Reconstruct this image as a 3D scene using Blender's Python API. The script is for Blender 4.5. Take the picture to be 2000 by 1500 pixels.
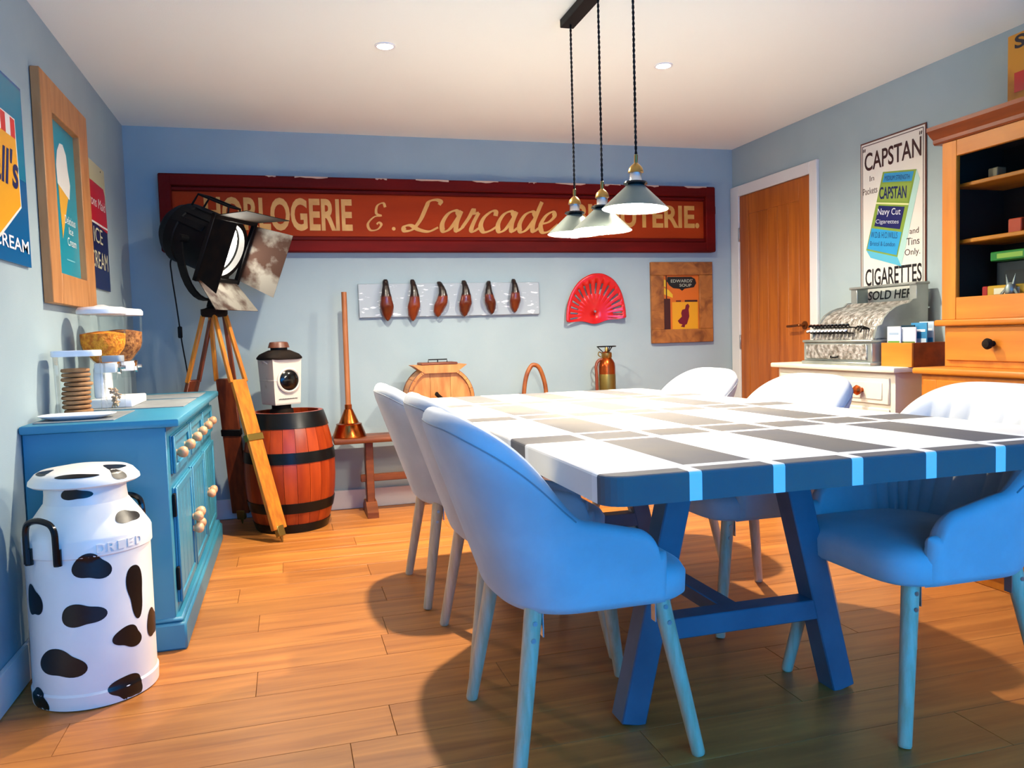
import bpy, bmesh, math, random
from mathutils import Vector, Matrix
random.seed(7)
for _o in list(bpy.data.objects): bpy.data.objects.remove(_o)
scene = bpy.context.scene
col = scene.collection
PI = math.pi
R = math.radians

# ------------------------------------------------------------------ camera
W, H, YF = 4.07, 2.40, -6.4          # room width, height, wall behind the camera
def cam_axes(yaw, pitch, roll):
    cy, sy, cp, sp = math.cos(yaw), math.sin(yaw), math.cos(pitch), math.sin(pitch)
    f = Vector((sy*cp, cy*cp, sp)); r = Vector((cy, -sy, 0)); u = r.cross(f)
    c, s = math.cos(roll), math.sin(roll)
    return c*r + s*u, -s*r + c*u, f
cr, cu_, cf = cam_axes(.2751, -.0604, -.0292)
cam_data = bpy.data.cameras.new('camera'); cam = bpy.data.objects.new('camera', cam_data); col.objects.link(cam)
m = Matrix((cr, cu_, -cf)).transposed().to_4x4(); m.translation = (.8794, -5.2131, 1.0904)
cam.matrix_world = m
cam_data.sensor_width = 36; cam_data.lens = 1549.37/2000*36; cam_data.clip_start = .05
scene.camera = cam

# ------------------------------------------------------------------ light and exposure
scene.view_settings.view_transform = 'Standard'; scene.view_settings.look = 'None'
scene.view_settings.gamma = 1; scene.view_settings.use_curve_mapping = False
scene.view_settings.exposure = 0.35
world = bpy.data.worlds.new('sky'); scene.world = world; world.use_nodes = True
bg = world.node_tree.nodes['Background']; bg.inputs[0].default_value = (.12, .40, 1, 1); bg.inputs[1].default_value = .3
DAY = bpy.data.lights.new('window_daylight', 'AREA'); DAY.shape = 'RECTANGLE'; DAY.size = 3.0; DAY.size_y = 1.9
DAY.color = (.0, .32, 1.0); DAY.energy = 92
_d = bpy.data.objects.new('window_daylight', DAY); col.objects.link(_d)
_d.location = (2.035, YF+.03, 1.15); _d.rotation_euler = (R(90), 0, 0)
PENDANT = 540.0     # emission of each pendant bulb
DOWN = 290.0         # power of each ceiling downlight
WARM = (1, .87, .68)

# ------------------------------------------------------------------ materials
def S(h, a=1):
    h = h.lstrip('#'); v = [int(h[i:i+2], 16)/255 for i in (0, 2, 4)]
    return tuple((x/12.92 if x <= .04045 else ((x+.055)/1.055)**2.4) for x in v) + (a,)
MATS = {}
def mat(name, c, rough=.5, metal=0, c2=None, scale=8, stretch=(1,1,1), bump=0, bscale=60, lo=.35, hi=.65, spec=.5, sheen=0, coat=0, detail=4, rnd=False, bstretch=None, distort=0):
    """principled material; c2 mixes a second colour by stretched noise, bump adds fine relief"""
    if name in MATS: return MATS[name]
    M = bpy.data.materials.new(name); M.use_nodes = True; nt = M.node_tree; b = nt.nodes['Principled BSDF']
    c = S(c) if isinstance(c, str) else c
    b.inputs['Base Color'].default_value = c; b.inputs['Roughness'].default_value = rough; b.inputs['Metallic'].default_value = metal
    b.inputs['Specular IOR Level'].default_value = spec
    b.inputs['Sheen Weight'].default_value = sheen; b.inputs['Coat Weight'].default_value = coat
    N = nt.nodes.new; L = nt.links.new
    if c2 or bump:
        tc = N('ShaderNodeTexCoord'); vec = tc.outputs['Object']
        if rnd:
            oi = N('ShaderNodeObjectInfo'); mu = N('ShaderNodeMath'); mu.operation = 'MULTIPLY'; mu.inputs[1].default_value = 37
            L(oi.outputs['Random'], mu.inputs[0]); ad = N('ShaderNodeVectorMath'); ad.operation = 'ADD'
            L(vec, ad.inputs[0]); L(mu.outputs[0], ad.inputs[1]); vec = ad.outputs[0]
    if c2:
        mp = N('ShaderNodeMapping'); mp.inputs['Scale'].default_value = stretch; L(vec, mp.inputs[0])
        no = N('ShaderNodeTexNoise'); no.inputs['Scale'].default_value = scale; no.inputs['Detail'].default_value = detail; no.inputs['Distortion'].default_value = distort
        L(mp.outputs[0], no.inputs['Vector'])
        ra = N('ShaderNodeValToRGB'); ra.color_ramp.elements[0].position = lo; ra.color_ramp.elements[1].position = hi
        ra.color_ramp.elements[0].color = c; ra.color_ramp.elements[1].color = S(c2) if isinstance(c2, str) else c2
        L(no.outputs[0], ra.inputs[0]); out = ra.outputs[0]
        if rnd:
            hs = N('ShaderNodeHueSaturation'); mr = N('ShaderNodeMapRange'); mr.inputs[3].default_value = .86; mr.inputs[4].default_value = 1.1
            L(oi.outputs['Random'], mr.inputs[0]); L(mr.outputs[0], hs.inputs['Value']); L(out, hs.inputs['Color']); out = hs.outputs[0]
        L(out, b.inputs['Base Color'])
    if bump:
        mp2 = N('ShaderNodeMapping'); mp2.inputs['Scale'].default_value = bstretch or stretch; L(vec, mp2.inputs[0])
        n2 = N('ShaderNodeTexNoise'); n2.inputs['Scale'].default_value = bscale; n2.inputs['Detail'].default_value = 3; L(mp2.outputs[0], n2.inputs['Vector'])
        bp = N('ShaderNodeBump'); bp.inputs['Strength'].default_value = bump; bp.inputs['Distance'].default_value = .01
        L(n2.outputs[0], bp.inputs['Height']); L(bp.outputs[0], b.inputs['Normal'])
    MATS[name] = M
    return M
def emit(name, c, s):
    M = bpy.data.materials.new(name); M.use_nodes = True; nt = M.node_tree; nt.nodes.clear()
    e = nt.nodes.new('ShaderNodeEmission'); o = nt.nodes.new('ShaderNodeOutputMaterial')
    e.inputs[0].default_value = (*c[:3], 1); e.inputs[1].default_value = s; nt.links.new(e.outputs[0], o.inputs[0])
    MATS[name] = M; return M
def clear(name, tint=(1,1,1,1), refl=.12):
    """thin clear plastic or pane: transparent with a fresnel sheen"""
    M = bpy.data.materials.new(name); M.use_nodes = True; nt = M.node_tree; nt.nodes.clear(); N = nt.nodes.new; L = nt.links.new
    t = N('ShaderNodeBsdfTransparent'); t.inputs[0].default_value = tint
    g = N('ShaderNodeBsdfGlossy'); g.inputs['Roughness'].default_value = .08
    lw = N('ShaderNodeLayerWeight'); lw.inputs[0].default_value = refl
    mx = N('ShaderNodeMixShader'); o = N('ShaderNodeOutputMaterial')
    mu = N('ShaderNodeMath'); mu.operation = 'MULTIPLY'; mu.inputs[1].default_value = .35; L(lw.outputs['Fresnel'], mu.inputs[0]); L(mu.outputs[0], mx.inputs[0]); L(t.outputs[0], mx.inputs[1]); L(g.outputs[0], mx.inputs[2]); L(mx.outputs[0], o.inputs[0])
    MATS[name] = M; return M

wall_m = mat('wall_paint', '#98abb1', .85, c2='#9eb0b5', scale=3, bump=.08, bscale=220)
ceil_m = mat('ceiling_paint', '#eef3ee', .9, bump=.06, bscale=160)
white_trim = mat('white_trim', '#d8d8d6', .45)
plank_m = mat('floor_oak', '#c87f38', .42, c2='#9e5c26', scale=3.2, stretch=(.55, 7, 7), lo=.3, hi=.72, detail=8, rnd=True, bump=.05, bscale=9, distort=.6)
gap_m = mat('floor_gap', '#8a5826', .8)
chair_m = mat('grey_velvet', '#b9bec1', .85, sheen=.3, c2='#c4c8ca', scale=9, spec=.2)
thread_m = mat('seam_thread', '#8d9195', .8)
beech = mat('pale_beech', '#d9c4a2', .5, c2='#c9ae86', scale=5, stretch=(14, 14, 1.2))
steel = mat('zinc_steel', '#b9bcc0', .3, 1)
t_white = mat('table_white_paint', '#e6e3dc', .6, spec=.04, c2='#e2ddd2', scale=4, lo=.5, hi=.9)
t_grey = mat('table_grey_paint', '#636366', .6, c2='#6d6a66', scale=5, spec=.04)
t_line = mat('table_line_white', '#efede8', .6, spec=.04)
frame_m = mat('trestle_dark_paint', '#626e7c', .45, c2='#556170', scale=7)
black = mat('black_metal', '#060607', .6, spec=.2)
black_g = mat('black_gloss', '#08080a', .15)
black_rough = mat('black_worn', '#0d0a08', .8, spec=.15, c2='#1f140c', scale=14)
rust = mat('rust_plate', '#6a665e', .7, .1, spec=.2, c2='#2c170c', scale=7, lo=.42, hi=.56, detail=6)
brass = mat('brass', '#b08a4c', .3, 1)
brass_d = mat('brass_dull', '#8f7a3e', .4, .9)
chrome = mat('chrome', '#d9d9d9', .12, 1)
copper = mat('copper', '#c4682c', .22, 1, c2='#9c4a1c', scale=12, bump=.08, bscale=35)
copper_d = mat('copper_worn', '#b4541c', .3, .85, c2='#8a3a12', scale=6)
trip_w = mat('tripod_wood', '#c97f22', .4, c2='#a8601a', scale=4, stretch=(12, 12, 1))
trip_d = mat('tripod_shaded_wood', '#7a3412', .45, c2='#5c240c', scale=4, stretch=(12, 12, 1))  # brown wood with the shadow on the back legs put into the colour
teal = mat('teal_paint', '#2f7fa0', .42, c2='#38879f', scale=3)
knob_w = mat('knob_beech', '#dca980', .4, c2='#cf9568', scale=10)
cow_w = mat('white_enamel', '#fbf4e6', .35, c2='#f4ecde', scale=5, bump=.05, bscale=25)
cow_b = mat('black_paint_spot', '#060608', .35)
oak_door = mat('oak_door', '#b5651c', .42, c2='#8f4710', scale=3, stretch=(9, 9, .6), lo=.3, hi=.7, detail=7)
pine = mat('pine_orange', '#cf7f22', .4, c2='#b06312', scale=2.4, stretch=(6, .7, 6), lo=.3, hi=.7, detail=7)
pine_v = mat('pine_upright', '#cf7f22', .4, c2='#b06312', scale=2.4, stretch=(7, 7, .7), lo=.3, hi=.7, detail=7)
pine_dark = mat('pine_cornice', '#8c3f12', .4, c2='#6e2c0a', scale=3, stretch=(6, .8, 6))
inside_shade = mat('cupboard_inside_shade', '#20140c', .8)  # near-black brown: the unlit cupboard interior put into the colour
cream = mat('cream_paint', '#d9d2c0', .5, c2='#cfc7b2', scale=4)
sign_red = mat('sign_red', '#a8380c', .6, spec=.12, c2='#922c08', scale=2.5, stretch=(.6, 3, 3), lo=.3, hi=.75, detail=6)
sign_dark = mat('sign_dark_red', '#6b0d07', .6, spec=.12, c2='#520905', scale=3, stretch=(.5, 3, 3), detail=6)
gold = mat('sign_gold', '#d9a24e', .5, c2='#c98f3c', scale=9)
peel = mat('peeling_paint', '#c9a890', .8)
barrel_w = mat('barrel_oak', '#a83f10', .35, c2='#7e2408', scale=3, stretch=(7, 7, .8), lo=.3, hi=.7, detail=6, rnd=True)
iron = mat('hoop_iron', '#14171a', .32, .6)
bench_w = mat('bench_wood', '#7a3f1c', .45, c2='#5d2c12', scale=4, stretch=(1, 8, 8))
churn_w = mat('churn_pine', '#c98a4a', .5, c2='#a9682c', scale=4, stretch=(6, 6, 1.2), detail=6)
lantern_w = mat('lantern_white', '#cfc6b8', .6, c2='#8d6f52', scale=9, lo=.62, hi=.74, detail=6)
red_en = mat('red_enamel', '#c40c10', .28, coat=.4)
crackle = mat('crackle_grey', '#9fabb3', .6, c2='#dfe6ea', scale=30, stretch=(.5, 1, 2.0), lo=.62, hi=.66, detail=8)
last_m = mat('shoe_last_wood', '#7c2f10', .3, c2='#4a1508', scale=5, coat=.4)
last_d = mat('shoe_last_dark', '#180a06', .35, coat=.3)
frame_wood = mat('old_frame_wood', '#a5662a', .55, c2='#6f3c12', scale=5, stretch=(2, 2, 2), lo=.4, hi=.7, detail=7, distort=1.2)
light_oak = mat('light_oak_frame', '#c08650', .5, c2='#ac7340', scale=4, stretch=(7, 7, 1.2))
silver = mat('nickel_relief', '#d2cfc8', .32, .65, c2='#8a857a', scale=40, lo=.4, hi=.6, bump=.9, bscale=45)
silver_p = mat('nickel_plain', '#aab0aa', .38, .6, c2='#8c938d', scale=6)
shade_out = mat('shade_grey', '#6f7a74', .4, .5)
shade_in = mat('shade_inside_white', '#f2efe8', .6)
plastic_w = mat('white_plastic', '#e6e8ea', .35)
plastic_c = clear('clear_plastic', (.95, .97, .97, 1), .1)
pane_m = clear('cupboard_glass', (.9, .93, .93, 1), .1)
slate = mat('grey_placemat', '#8f9496', .6, c2='#7c8184', scale=10)
bulb_m = emit('pendant_bulb', WARM, PENDANT)
down_m = emit('downlight', (1, .95, .85), 40)
studio_m = emit('studio_lens', (1, .93, .80), 55.0)
studio_ring = mat('studio_ring', '#d8c08a', .25, .9)
def flat(h, rough=.4): return mat('print_'+h.lstrip('#'), h, rough)

# ------------------------------------------------------------------ mesh helpers
def basis(X, Y, Z, o=(0,0,0)):
    M = Matrix((Vector(X), Vector(Y), Vector(Z))).transposed().to_4x4(); M.translation = Vector(o); return M
def align(d):
    d = Vector(d).normalized(); return d.to_track_quat('Z', 'Y').to_matrix().to_4x4()
class MB:
    def __init__(s): s.bm = bmesh.new()
    def box(s, x0, x1, y0, y1, z0, z1, bev=0, M=None, seg=1):
        g = bmesh.ops.create_cube(s.bm, size=1); vs = g['verts']
        for v in vs: v.co = Vector(((x0+x1)/2 + v.co.x*(x1-x0), (y0+y1)/2 + v.co.y*(y1-y0), (z0+z1)/2 + v.co.z*(z1-z0)))
        if bev:
            es = list({e for v in vs for e in v.link_edges})
            r = bmesh.ops.bevel(s.bm, geom=es, offset=bev, segments=seg, affect='EDGES', profile=.5)
            vs = list({v for f in r['faces'] for v in f.verts} | {v for v in vs if v.is_valid})
        if M is not None:
            for v in vs: v.co = M @ v.co
        return s
    def rings(s, rings, close=True, cap0=True, cap1=True):
        rs = [[s.bm.verts.new(Vector(p)) for p in r] for r in rings]
        n = len(rs[0])
        for a, b in zip(rs, rs[1:]):
            for i in range(n if close else n-1):
                j = (i+1) % n
                try: s.bm.faces.new((a[i], a[j], b[j], b[i]))
                except ValueError: pass
        if cap0 and close: s.bm.faces.new(list(reversed(rs[0])))
        if cap1 and close: s.bm.faces.new(rs[-1])
        return s
    def cyl(s, p0, p1, r0, r1=None, n=16, cap=True):
        r1 = r0 if r1 is None else r1; p0 = Vector(p0); p1 = Vector(p1); Q = align(p1-p0)
        mk = lambda p, r: [p + Q @ Vector((r*math.cos(2*PI*i/n), r*math.sin(2*PI*i/n), 0)) for i in range(n)]
        return s.rings([mk(p0, r0), mk(p1, r1)], True, cap, cap)
    def lathe(s, prof, c=(0,0,0), n=32, M=None, cap0=True, cap1=True):
        c = Vector(c); rr = []
        for r, z in prof:
            ring = [Vector((max(r, 1e-4)*math.cos(2*PI*i/n), max(r, 1e-4)*math.sin(2*PI*i/n), z)) for i in range(n)]
            rr.append([(M @ p if M is not None else p) + c for p in ring])
        return s.rings(rr, True, cap0, cap1)
    def tube(s, pts, r, n=8, cap=True):
        pts = [Vector(p) for p in pts]; rr = []; up = None
        for i, p in enumerate(pts):
            d = (pts[min(i+1, len(pts)-1)] - pts[max(i-1, 0)]).normalized()
            if up is None: up = d.orthogonal().normalized()
            up = (up - d*up.dot(d)).normalized(); sd = d.cross(up)
            rad = r[i] if isinstance(r, (list, tuple)) else r
            rr.append([p + rad*(math.cos(2*PI*k/n)*up + math.sin(2*PI*k/n)*sd) for k in range(n)])
        return s.rings(rr, True, cap, cap)
    def prism(s, poly, M, h0, h1):
        a = [M @ Vector((u, v, h0)) for u, v in poly]; b = [M @ Vector((u, v, h1)) for u, v in poly]
        return s.rings([a, b], True, True, True)
    def beam(s, p0, p1, w, t, up=(0,0,1), bev=.002):
        p0 = Vector(p0); p1 = Vector(p1); z = (p1-p0).normalized(); x = Vector(up).cross(z).normalized(); y = z.cross(x)
        s.box(-w/2, w/2, -t/2, t/2, 0, (p1-p0).length, bev, basis(x, y, z, p0)); return s
    def build(s, name, mats, parent=None, smooth=True, ang=38, local=False):
        bmesh.ops.recalc_face_normals(s.bm, faces=s.bm.faces[:])
        me = bpy.data.meshes.new(name)
        if parent is not None and not local:
            off = Vector((0,0,0)); q = parent
            while q is not None: off += q.location; q = q.parent
            bmesh.ops.translate(s.bm, verts=s.bm.verts[:], vec=-off)
        s.bm.to_mesh(me); s.bm.free()
        for M in (mats if isinstance(mats, (list, tuple)) else [mats]): me.materials.append(M)
        if smooth:
            me.polygons.foreach_set('use_smooth', [True]*len(me.polygons)); me.set_sharp_from_angle(angle=R(ang))
        o = bpy.data.objects.new(name, me); col.objects.link(o)
        if parent is not None: o.parent = parent
        return o
def tag(o, label, cat, group=None):
    o['label'] = label; o['category'] = cat
    if group: o['group'] = group
    return o
def thing(name, label, cat, loc=(0,0,0), group=None):
    o = bpy.data.objects.new(name, None); o.empty_display_size = .05; col.objects.link(o); o.location = loc
    return tag(o, label, cat, group)
def struct(o): o['kind'] = 'structure'; return o
def box_obj(name, m, parent, *b, bev=0, seg=1): return MB().box(*b, bev=bev, seg=seg).build(name, m, parent)
def copy_tree(o, parent=None):
    c = o.copy(); col.objects.link(c); c.parent = parent
    for ch in list(o.children): copy_tree(ch, c)
    return c
def spline(pts, n=8):
    P = [Vector(p) for p in pts]; P = [P[0]*2-P[1]] + P + [P[-1]*2-P[-2]]; out = []
    for i in range(1, len(P)-2):
        for k in range(n):
            t = k/n; a, b, c, d = P[i-1:i+3]
            out.append(.5*((2*b) + (c-a)*t + (2*a-5*b+4*c-d)*t*t + (3*b-a-3*c+d)*t**3))
    out.append(P[-2]); return out
class Face:
    """flat artwork on a plane: u right, v up, h out of the surface"""
    def __init__(s, M, root): s.M = M; s.root = root
    def poly(s, pts, h, m, name, t=.0008):
        return MB().prism(pts, s.M, h, h+t).build(name, m, s.root, smooth=False)
    def rect(s, u0, v0, u1, v1, h, m, name, t=.0008): return s.poly([(u0,v0),(u1,v0),(u1,v1),(u0,v1)], h, m, name, t)
    def text(s, txt, u0, v0, u1, v1, h, m, name='lettering', shear=0, bold=0, rot=0, t=.0006, skew=0):
        cu = bpy.data.curves.new('t', 'FONT'); cu.body = txt; cu.shear = shear; cu.offset = bold; cu.resolution_u = 4
        ob = bpy.data.objects.new('t', cu); me = bpy.data.meshes.new_from_object(ob); bpy.data.objects.remove(ob)
        xs = [v.co.x for v in me.vertices]; ys = [v.co.y for v in me.vertices]
        x0, x1, y0, y1 = min(xs), max(xs), min(ys), max(ys)
        for v in me.vertices:
            u = (v.co.x-x0)/(x1-x0)*(u1-u0); w = (v.co.y-y0)/(y1-y0)*(v1-v0) + skew*u
            c, sn = math.cos(rot), math.sin(rot)
            v.co = s.M @ Vector((u0 + u*c - w*sn, v0 + u*sn + w*c, h+t))
        off = Vector((0,0,0)); q = s.root
        while q is not None: off += q.location; q = q.parent
        for v in me.vertices: v.co -= off
        me.materials.append(m); o = bpy.data.objects.new(name, me); col.objects.link(o); o.parent = s.root; return o
    def stroke(s, strokes, u0, v0, k, h, m, name='lettering', wmin=.085, wmax=.2, shear=.3, pen=(1, .35)):
        """pen lettering: each stroke a smooth ribbon that is thick on its downstrokes"""
        mb = MB(); pn = Vector((pen[0], pen[1])).normalized()
        for st in strokes:
            P = spline([(x + shear*y, y, 0) for x, y in st], 7); A = []; B = []
            for i, p in enumerate(P):
                d = P[min(i+1, len(P)-1)] - P[max(i-1, 0)]; d = Vector((d.x, d.y)); d = d.normalized() if d.length else Vector((1, 0))
                w = wmin + (wmax-wmin)*abs(d.x*(-pn.y) + d.y*pn.x)**1.5
                n_ = Vector((-d.y, d.x))*w/2
                A.append((p.x+n_.x, p.y+n_.y)); B.append((p.x-n_.x, p.y-n_.y))
            h += .0004
            va = [mb.bm.verts.new(s.M @ Vector((u0+k*x, v0+k*y, h+.00003*i_))) for i_, (x, y) in enumerate(A)]
            vb = [mb.bm.verts.new(s.M @ Vector((u0+k*x, v0+k*y, h+.00003*i_))) for i_, (x, y) in enumerate(B)]
            for i in range(len(va)-1): mb.bm.faces.new((va[i], va[i+1], vb[i+1], vb[i]))
        return mb.build(name, m, s.root, smooth=False)
M_LEFT = lambda o: basis((0,1,0), (0,0,1), (1,0,0), o)
M_RIGHT = lambda o: basis((0,-1,0), (0,0,1), (-1,0,0), o)
M_BACK = lambda o: basis((1,0,0), (0,0,1), (0,-1,0), o)

# ------------------------------------------------------------------ room shell
floor = struct(box_obj('floor', gap_m, None, -.1, W+.1, YF-.1, .1, -.08, -.006))
y = 0.0; row = 0; PW, PL = .192, 1.285
while y > YF:
    x = -random.random()*PL if row else -.4
    while x < W:
        a, b = max(x, 0)+.0008, min(x+PL, W)-.0008
        if b-a > .02: MB().box(a, b, max(y-PW, YF)+.0008, y-.0008, -.006, 0, bev=.0007).build('floor_plank', plank_m, floor, smooth=False)
        x += PL
    y -= PW; row += 1
struct(box_obj('ceiling', ceil_m, None, -.1, W+.1, YF-.1, .1, H, H+.08))
struct(box_obj('wall_back', wall_m, None, -.1, W+.1, 0, .1, -.08, H))
struct(box_obj('wall_left', wall_m, None, -.1, 0, YF-.1, 0, -.08, H))
struct(box_obj('wall_right', wall_m, None, W, W+.1, YF-.1, 0, -.08, H))
wf = MB(); wf.box(0, .5, YF-.1, YF, -.08, H); wf.box(3.57, W, YF-.1, YF, -.08, H); wf.box(.5, 3.57, YF-.1, YF, -.08, .18); wf.box(.5, 3.57, YF-.1, YF, 2.12, H)
struct(wf.build('wall_front', wall_m, None, smooth=False))
wn = MB()
for a, b, c, d in ((.5, 3.57, .18, .24), (.5, 3.57, 2.06, 2.12), (.5, .56, .24, 2.06), (3.51, 3.57, .24, 2.06), (2.0, 2.07, .24, 2.06)): wn.box(a, b, YF-.09, YF-.03, c, d)
win = struct(wn.build('window_1', white_trim, None, smooth=False))
for a, b in ((.56, 2.0), (2.07, 3.51)): box_obj('pane', pane_m, win, a, b, YF-.064, YF-.06, .24, 2.06)
def skirt(name, *b): return struct(box_obj(name, white_trim, None, *b, bev=.004))
skirt('baseboard_back', .018, W-.02, -.018, 0, 0, .125)
skirt('baseboard_left', 0, .018, YF, 0, 0, .125)
skirt('baseboard_right', W-.018, W, YF, -1.0, 0, .125)
handle_m = mat('door_handle_bronze', '#6e3f1c', .35, .7)
# door with boarded leaf and white architrave on the right wall
tr = MB(); tr.box(W-.022, W, -.112, -.006, 0, 2.118, .003); tr.box(W-.022, W, -.988, -.915, 0, 2.118, .003); tr.box(W-.022, W, -.915, -.112, 2.043, 2.118, .003)
struct(tr.build('trim_1', white_trim, None, smooth=False))
door = struct(box_obj('door_1', oak_door, None, W-.008, W-.001, -.914, -.113, .004, 2.042))
for a, b, c, d in ((-.225, -.118, .01, 2.038), (-.910, -.80, .01, 2.038)): box_obj('stile', oak_door, door, W-.014, W-.008, a, b, c, d, bev=.002)
for c, d in ((1.90, 2.038), (.01, .2)): box_obj('rail', oak_door, door, W-.0138, W-.008, -.80, -.225, c, d, bev=.002)
for i in range(5): box_obj('board', oak_door, door, W-.0115, W-.008, -.798+i*.1146, -.798+i*.1146+.1126, .2, 1.90, bev=.0025)
for z in (1.72, .95, .25): box_obj('hinge', steel, door, W-.024, W-.014, -.122, -.108, z, z+.1, bev=.002)
h = MB(); h.cyl((W-.014, -.86, 1.105), (W-.022, -.86, 1.105), .026, n=20).build('handle_rose', handle_m, door)
h = MB(); h.tube(spline([(W-.02, -.86, 1.105), (W-.055, -.862, 1.105), (W-.062, -.85, 1.105), (W-.06, -.80, 1.102), (W-.06, -.735, 1.10)], 5), .008, 8).build('handle', handle_m, door)

# ------------------------------------------------------------------ dining table
TC = [(1.485, -3.745), (2.88, -3.745), (2.64, -1.425), (1.465, -1.395)]   # near left, near right, far right, far left
TZ, TT = .80, .062
def tmap(u, v):
    a = Vector(TC[0]).lerp(Vector(TC[1]), u); b = Vector(TC[3]).lerp(Vector(TC[2]), u); return a.lerp(b, v)
table = thing('dining_table', 'long dining table with a white and grey chequered painted top on a dark trestle', 'table', (2.1, -2.55, 0))
Wd, Ld = 1.385, 2.34
poly = []
for cx, cy, a0 in ((.05, .05, 180), (Wd-.05, .05, 270), (Wd-.05, Ld-.05, 0), (.05, Ld-.05, 90)):
    for k in range(7): a = R(a0 + 15*k); poly.append((cx+.05*math.cos(a), cy+.05*math.sin(a)))
bm = bmesh.new()
f = bm.faces.new([bm.verts.new((x, y, -TT)) for x, y in poly])
r = bmesh.ops.extrude_face_region(bm, geom=[f])
for e in r['geom']:
    if isinstance(e, bmesh.types.BMVert): e.co.z = 0
es = [e for e in bm.edges if abs(e.verts[0].co.z) < 1e-6 and abs(e.verts[1].co.z) < 1e-6]
bmesh.ops.bevel(bm, geom=es, offset=.006, segments=2, affect='EDGES', profile=.5)
LW = .029; NC = 7; cw = Wd/NC
ulines = [(i*cw-LW/2, i*cw+LW/2) for i in range(1, NC)]
yl = [.065, .535, .70, 1.145, 1.295, 1.74, 1.89]     # white cross lines, from the near end
vlines = [(q-LW/2, q+LW/2) for q in yl]
def cut(co, no):
    bmesh.ops.bisect_plane(bm, geom=bm.verts[:]+bm.edges[:]+bm.faces[:], plane_co=co, plane_no=no)
for a, b in ulines: cut((a,0,0), (1,0,0)); cut((b,0,0), (1,0,0))
for a, b in vlines: cut((0,a,0), (0,1,0)); cut((0,b,0), (0,1,0))
bounds = [0]+yl+[Ld]
wide = [False, True, False, True, False, True, False, True]
for fc in bm.faces:
    c = fc.calc_center_median()
    inl = any(a < c.x < b for a, b in ulines) or any(a < c.y < b for a, b in vlines)
    if c.z < -TT+.001: fc.material_index = 1; continue
    ci = min(int(c.x/cw), NC-1); ri = max(i for i in range(len(bounds)-1) if c.y >= bounds[i]-1e-6)
    if inl: fc.material_index = 2
    elif wide[ri] and ci % 2 == 0: fc.material_index = 0
    else: fc.material_index = 1
for v in bm.verts:
    p = tmap(v.co.x/Wd, v.co.y/Ld); v.co = Vector((p.x, p.y, TZ+v.co.z))
tb = MB(); tb.bm.free(); tb.bm = bm
tb.build('tabletop', [t_white, t_grey, t_line], table, smooth=False)
for yy in (-3.20, -1.95):
    for sgn in (-1, 1):
        MB().beam((2.105+sgn*.345, yy, .0), (2.105+sgn*.165, yy, .738), .075, .075, up=(0,1,0), bev=.004).build('leg', frame_m, table)
    box_obj('stretcher', frame_m, table, 2.105-.265, 2.105+.265, yy-.035, yy+.035, .225, .285, bev=.003)
    box_obj('top_bearer', frame_m, table, 1.60, 2.56, yy-.035, yy+.035, .70, TZ-TT, bev=.003)
box_obj('long_rail', frame_m, table, 2.075, 2.135, -3.16, -1.99, .235, .28, bev=.003)

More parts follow.
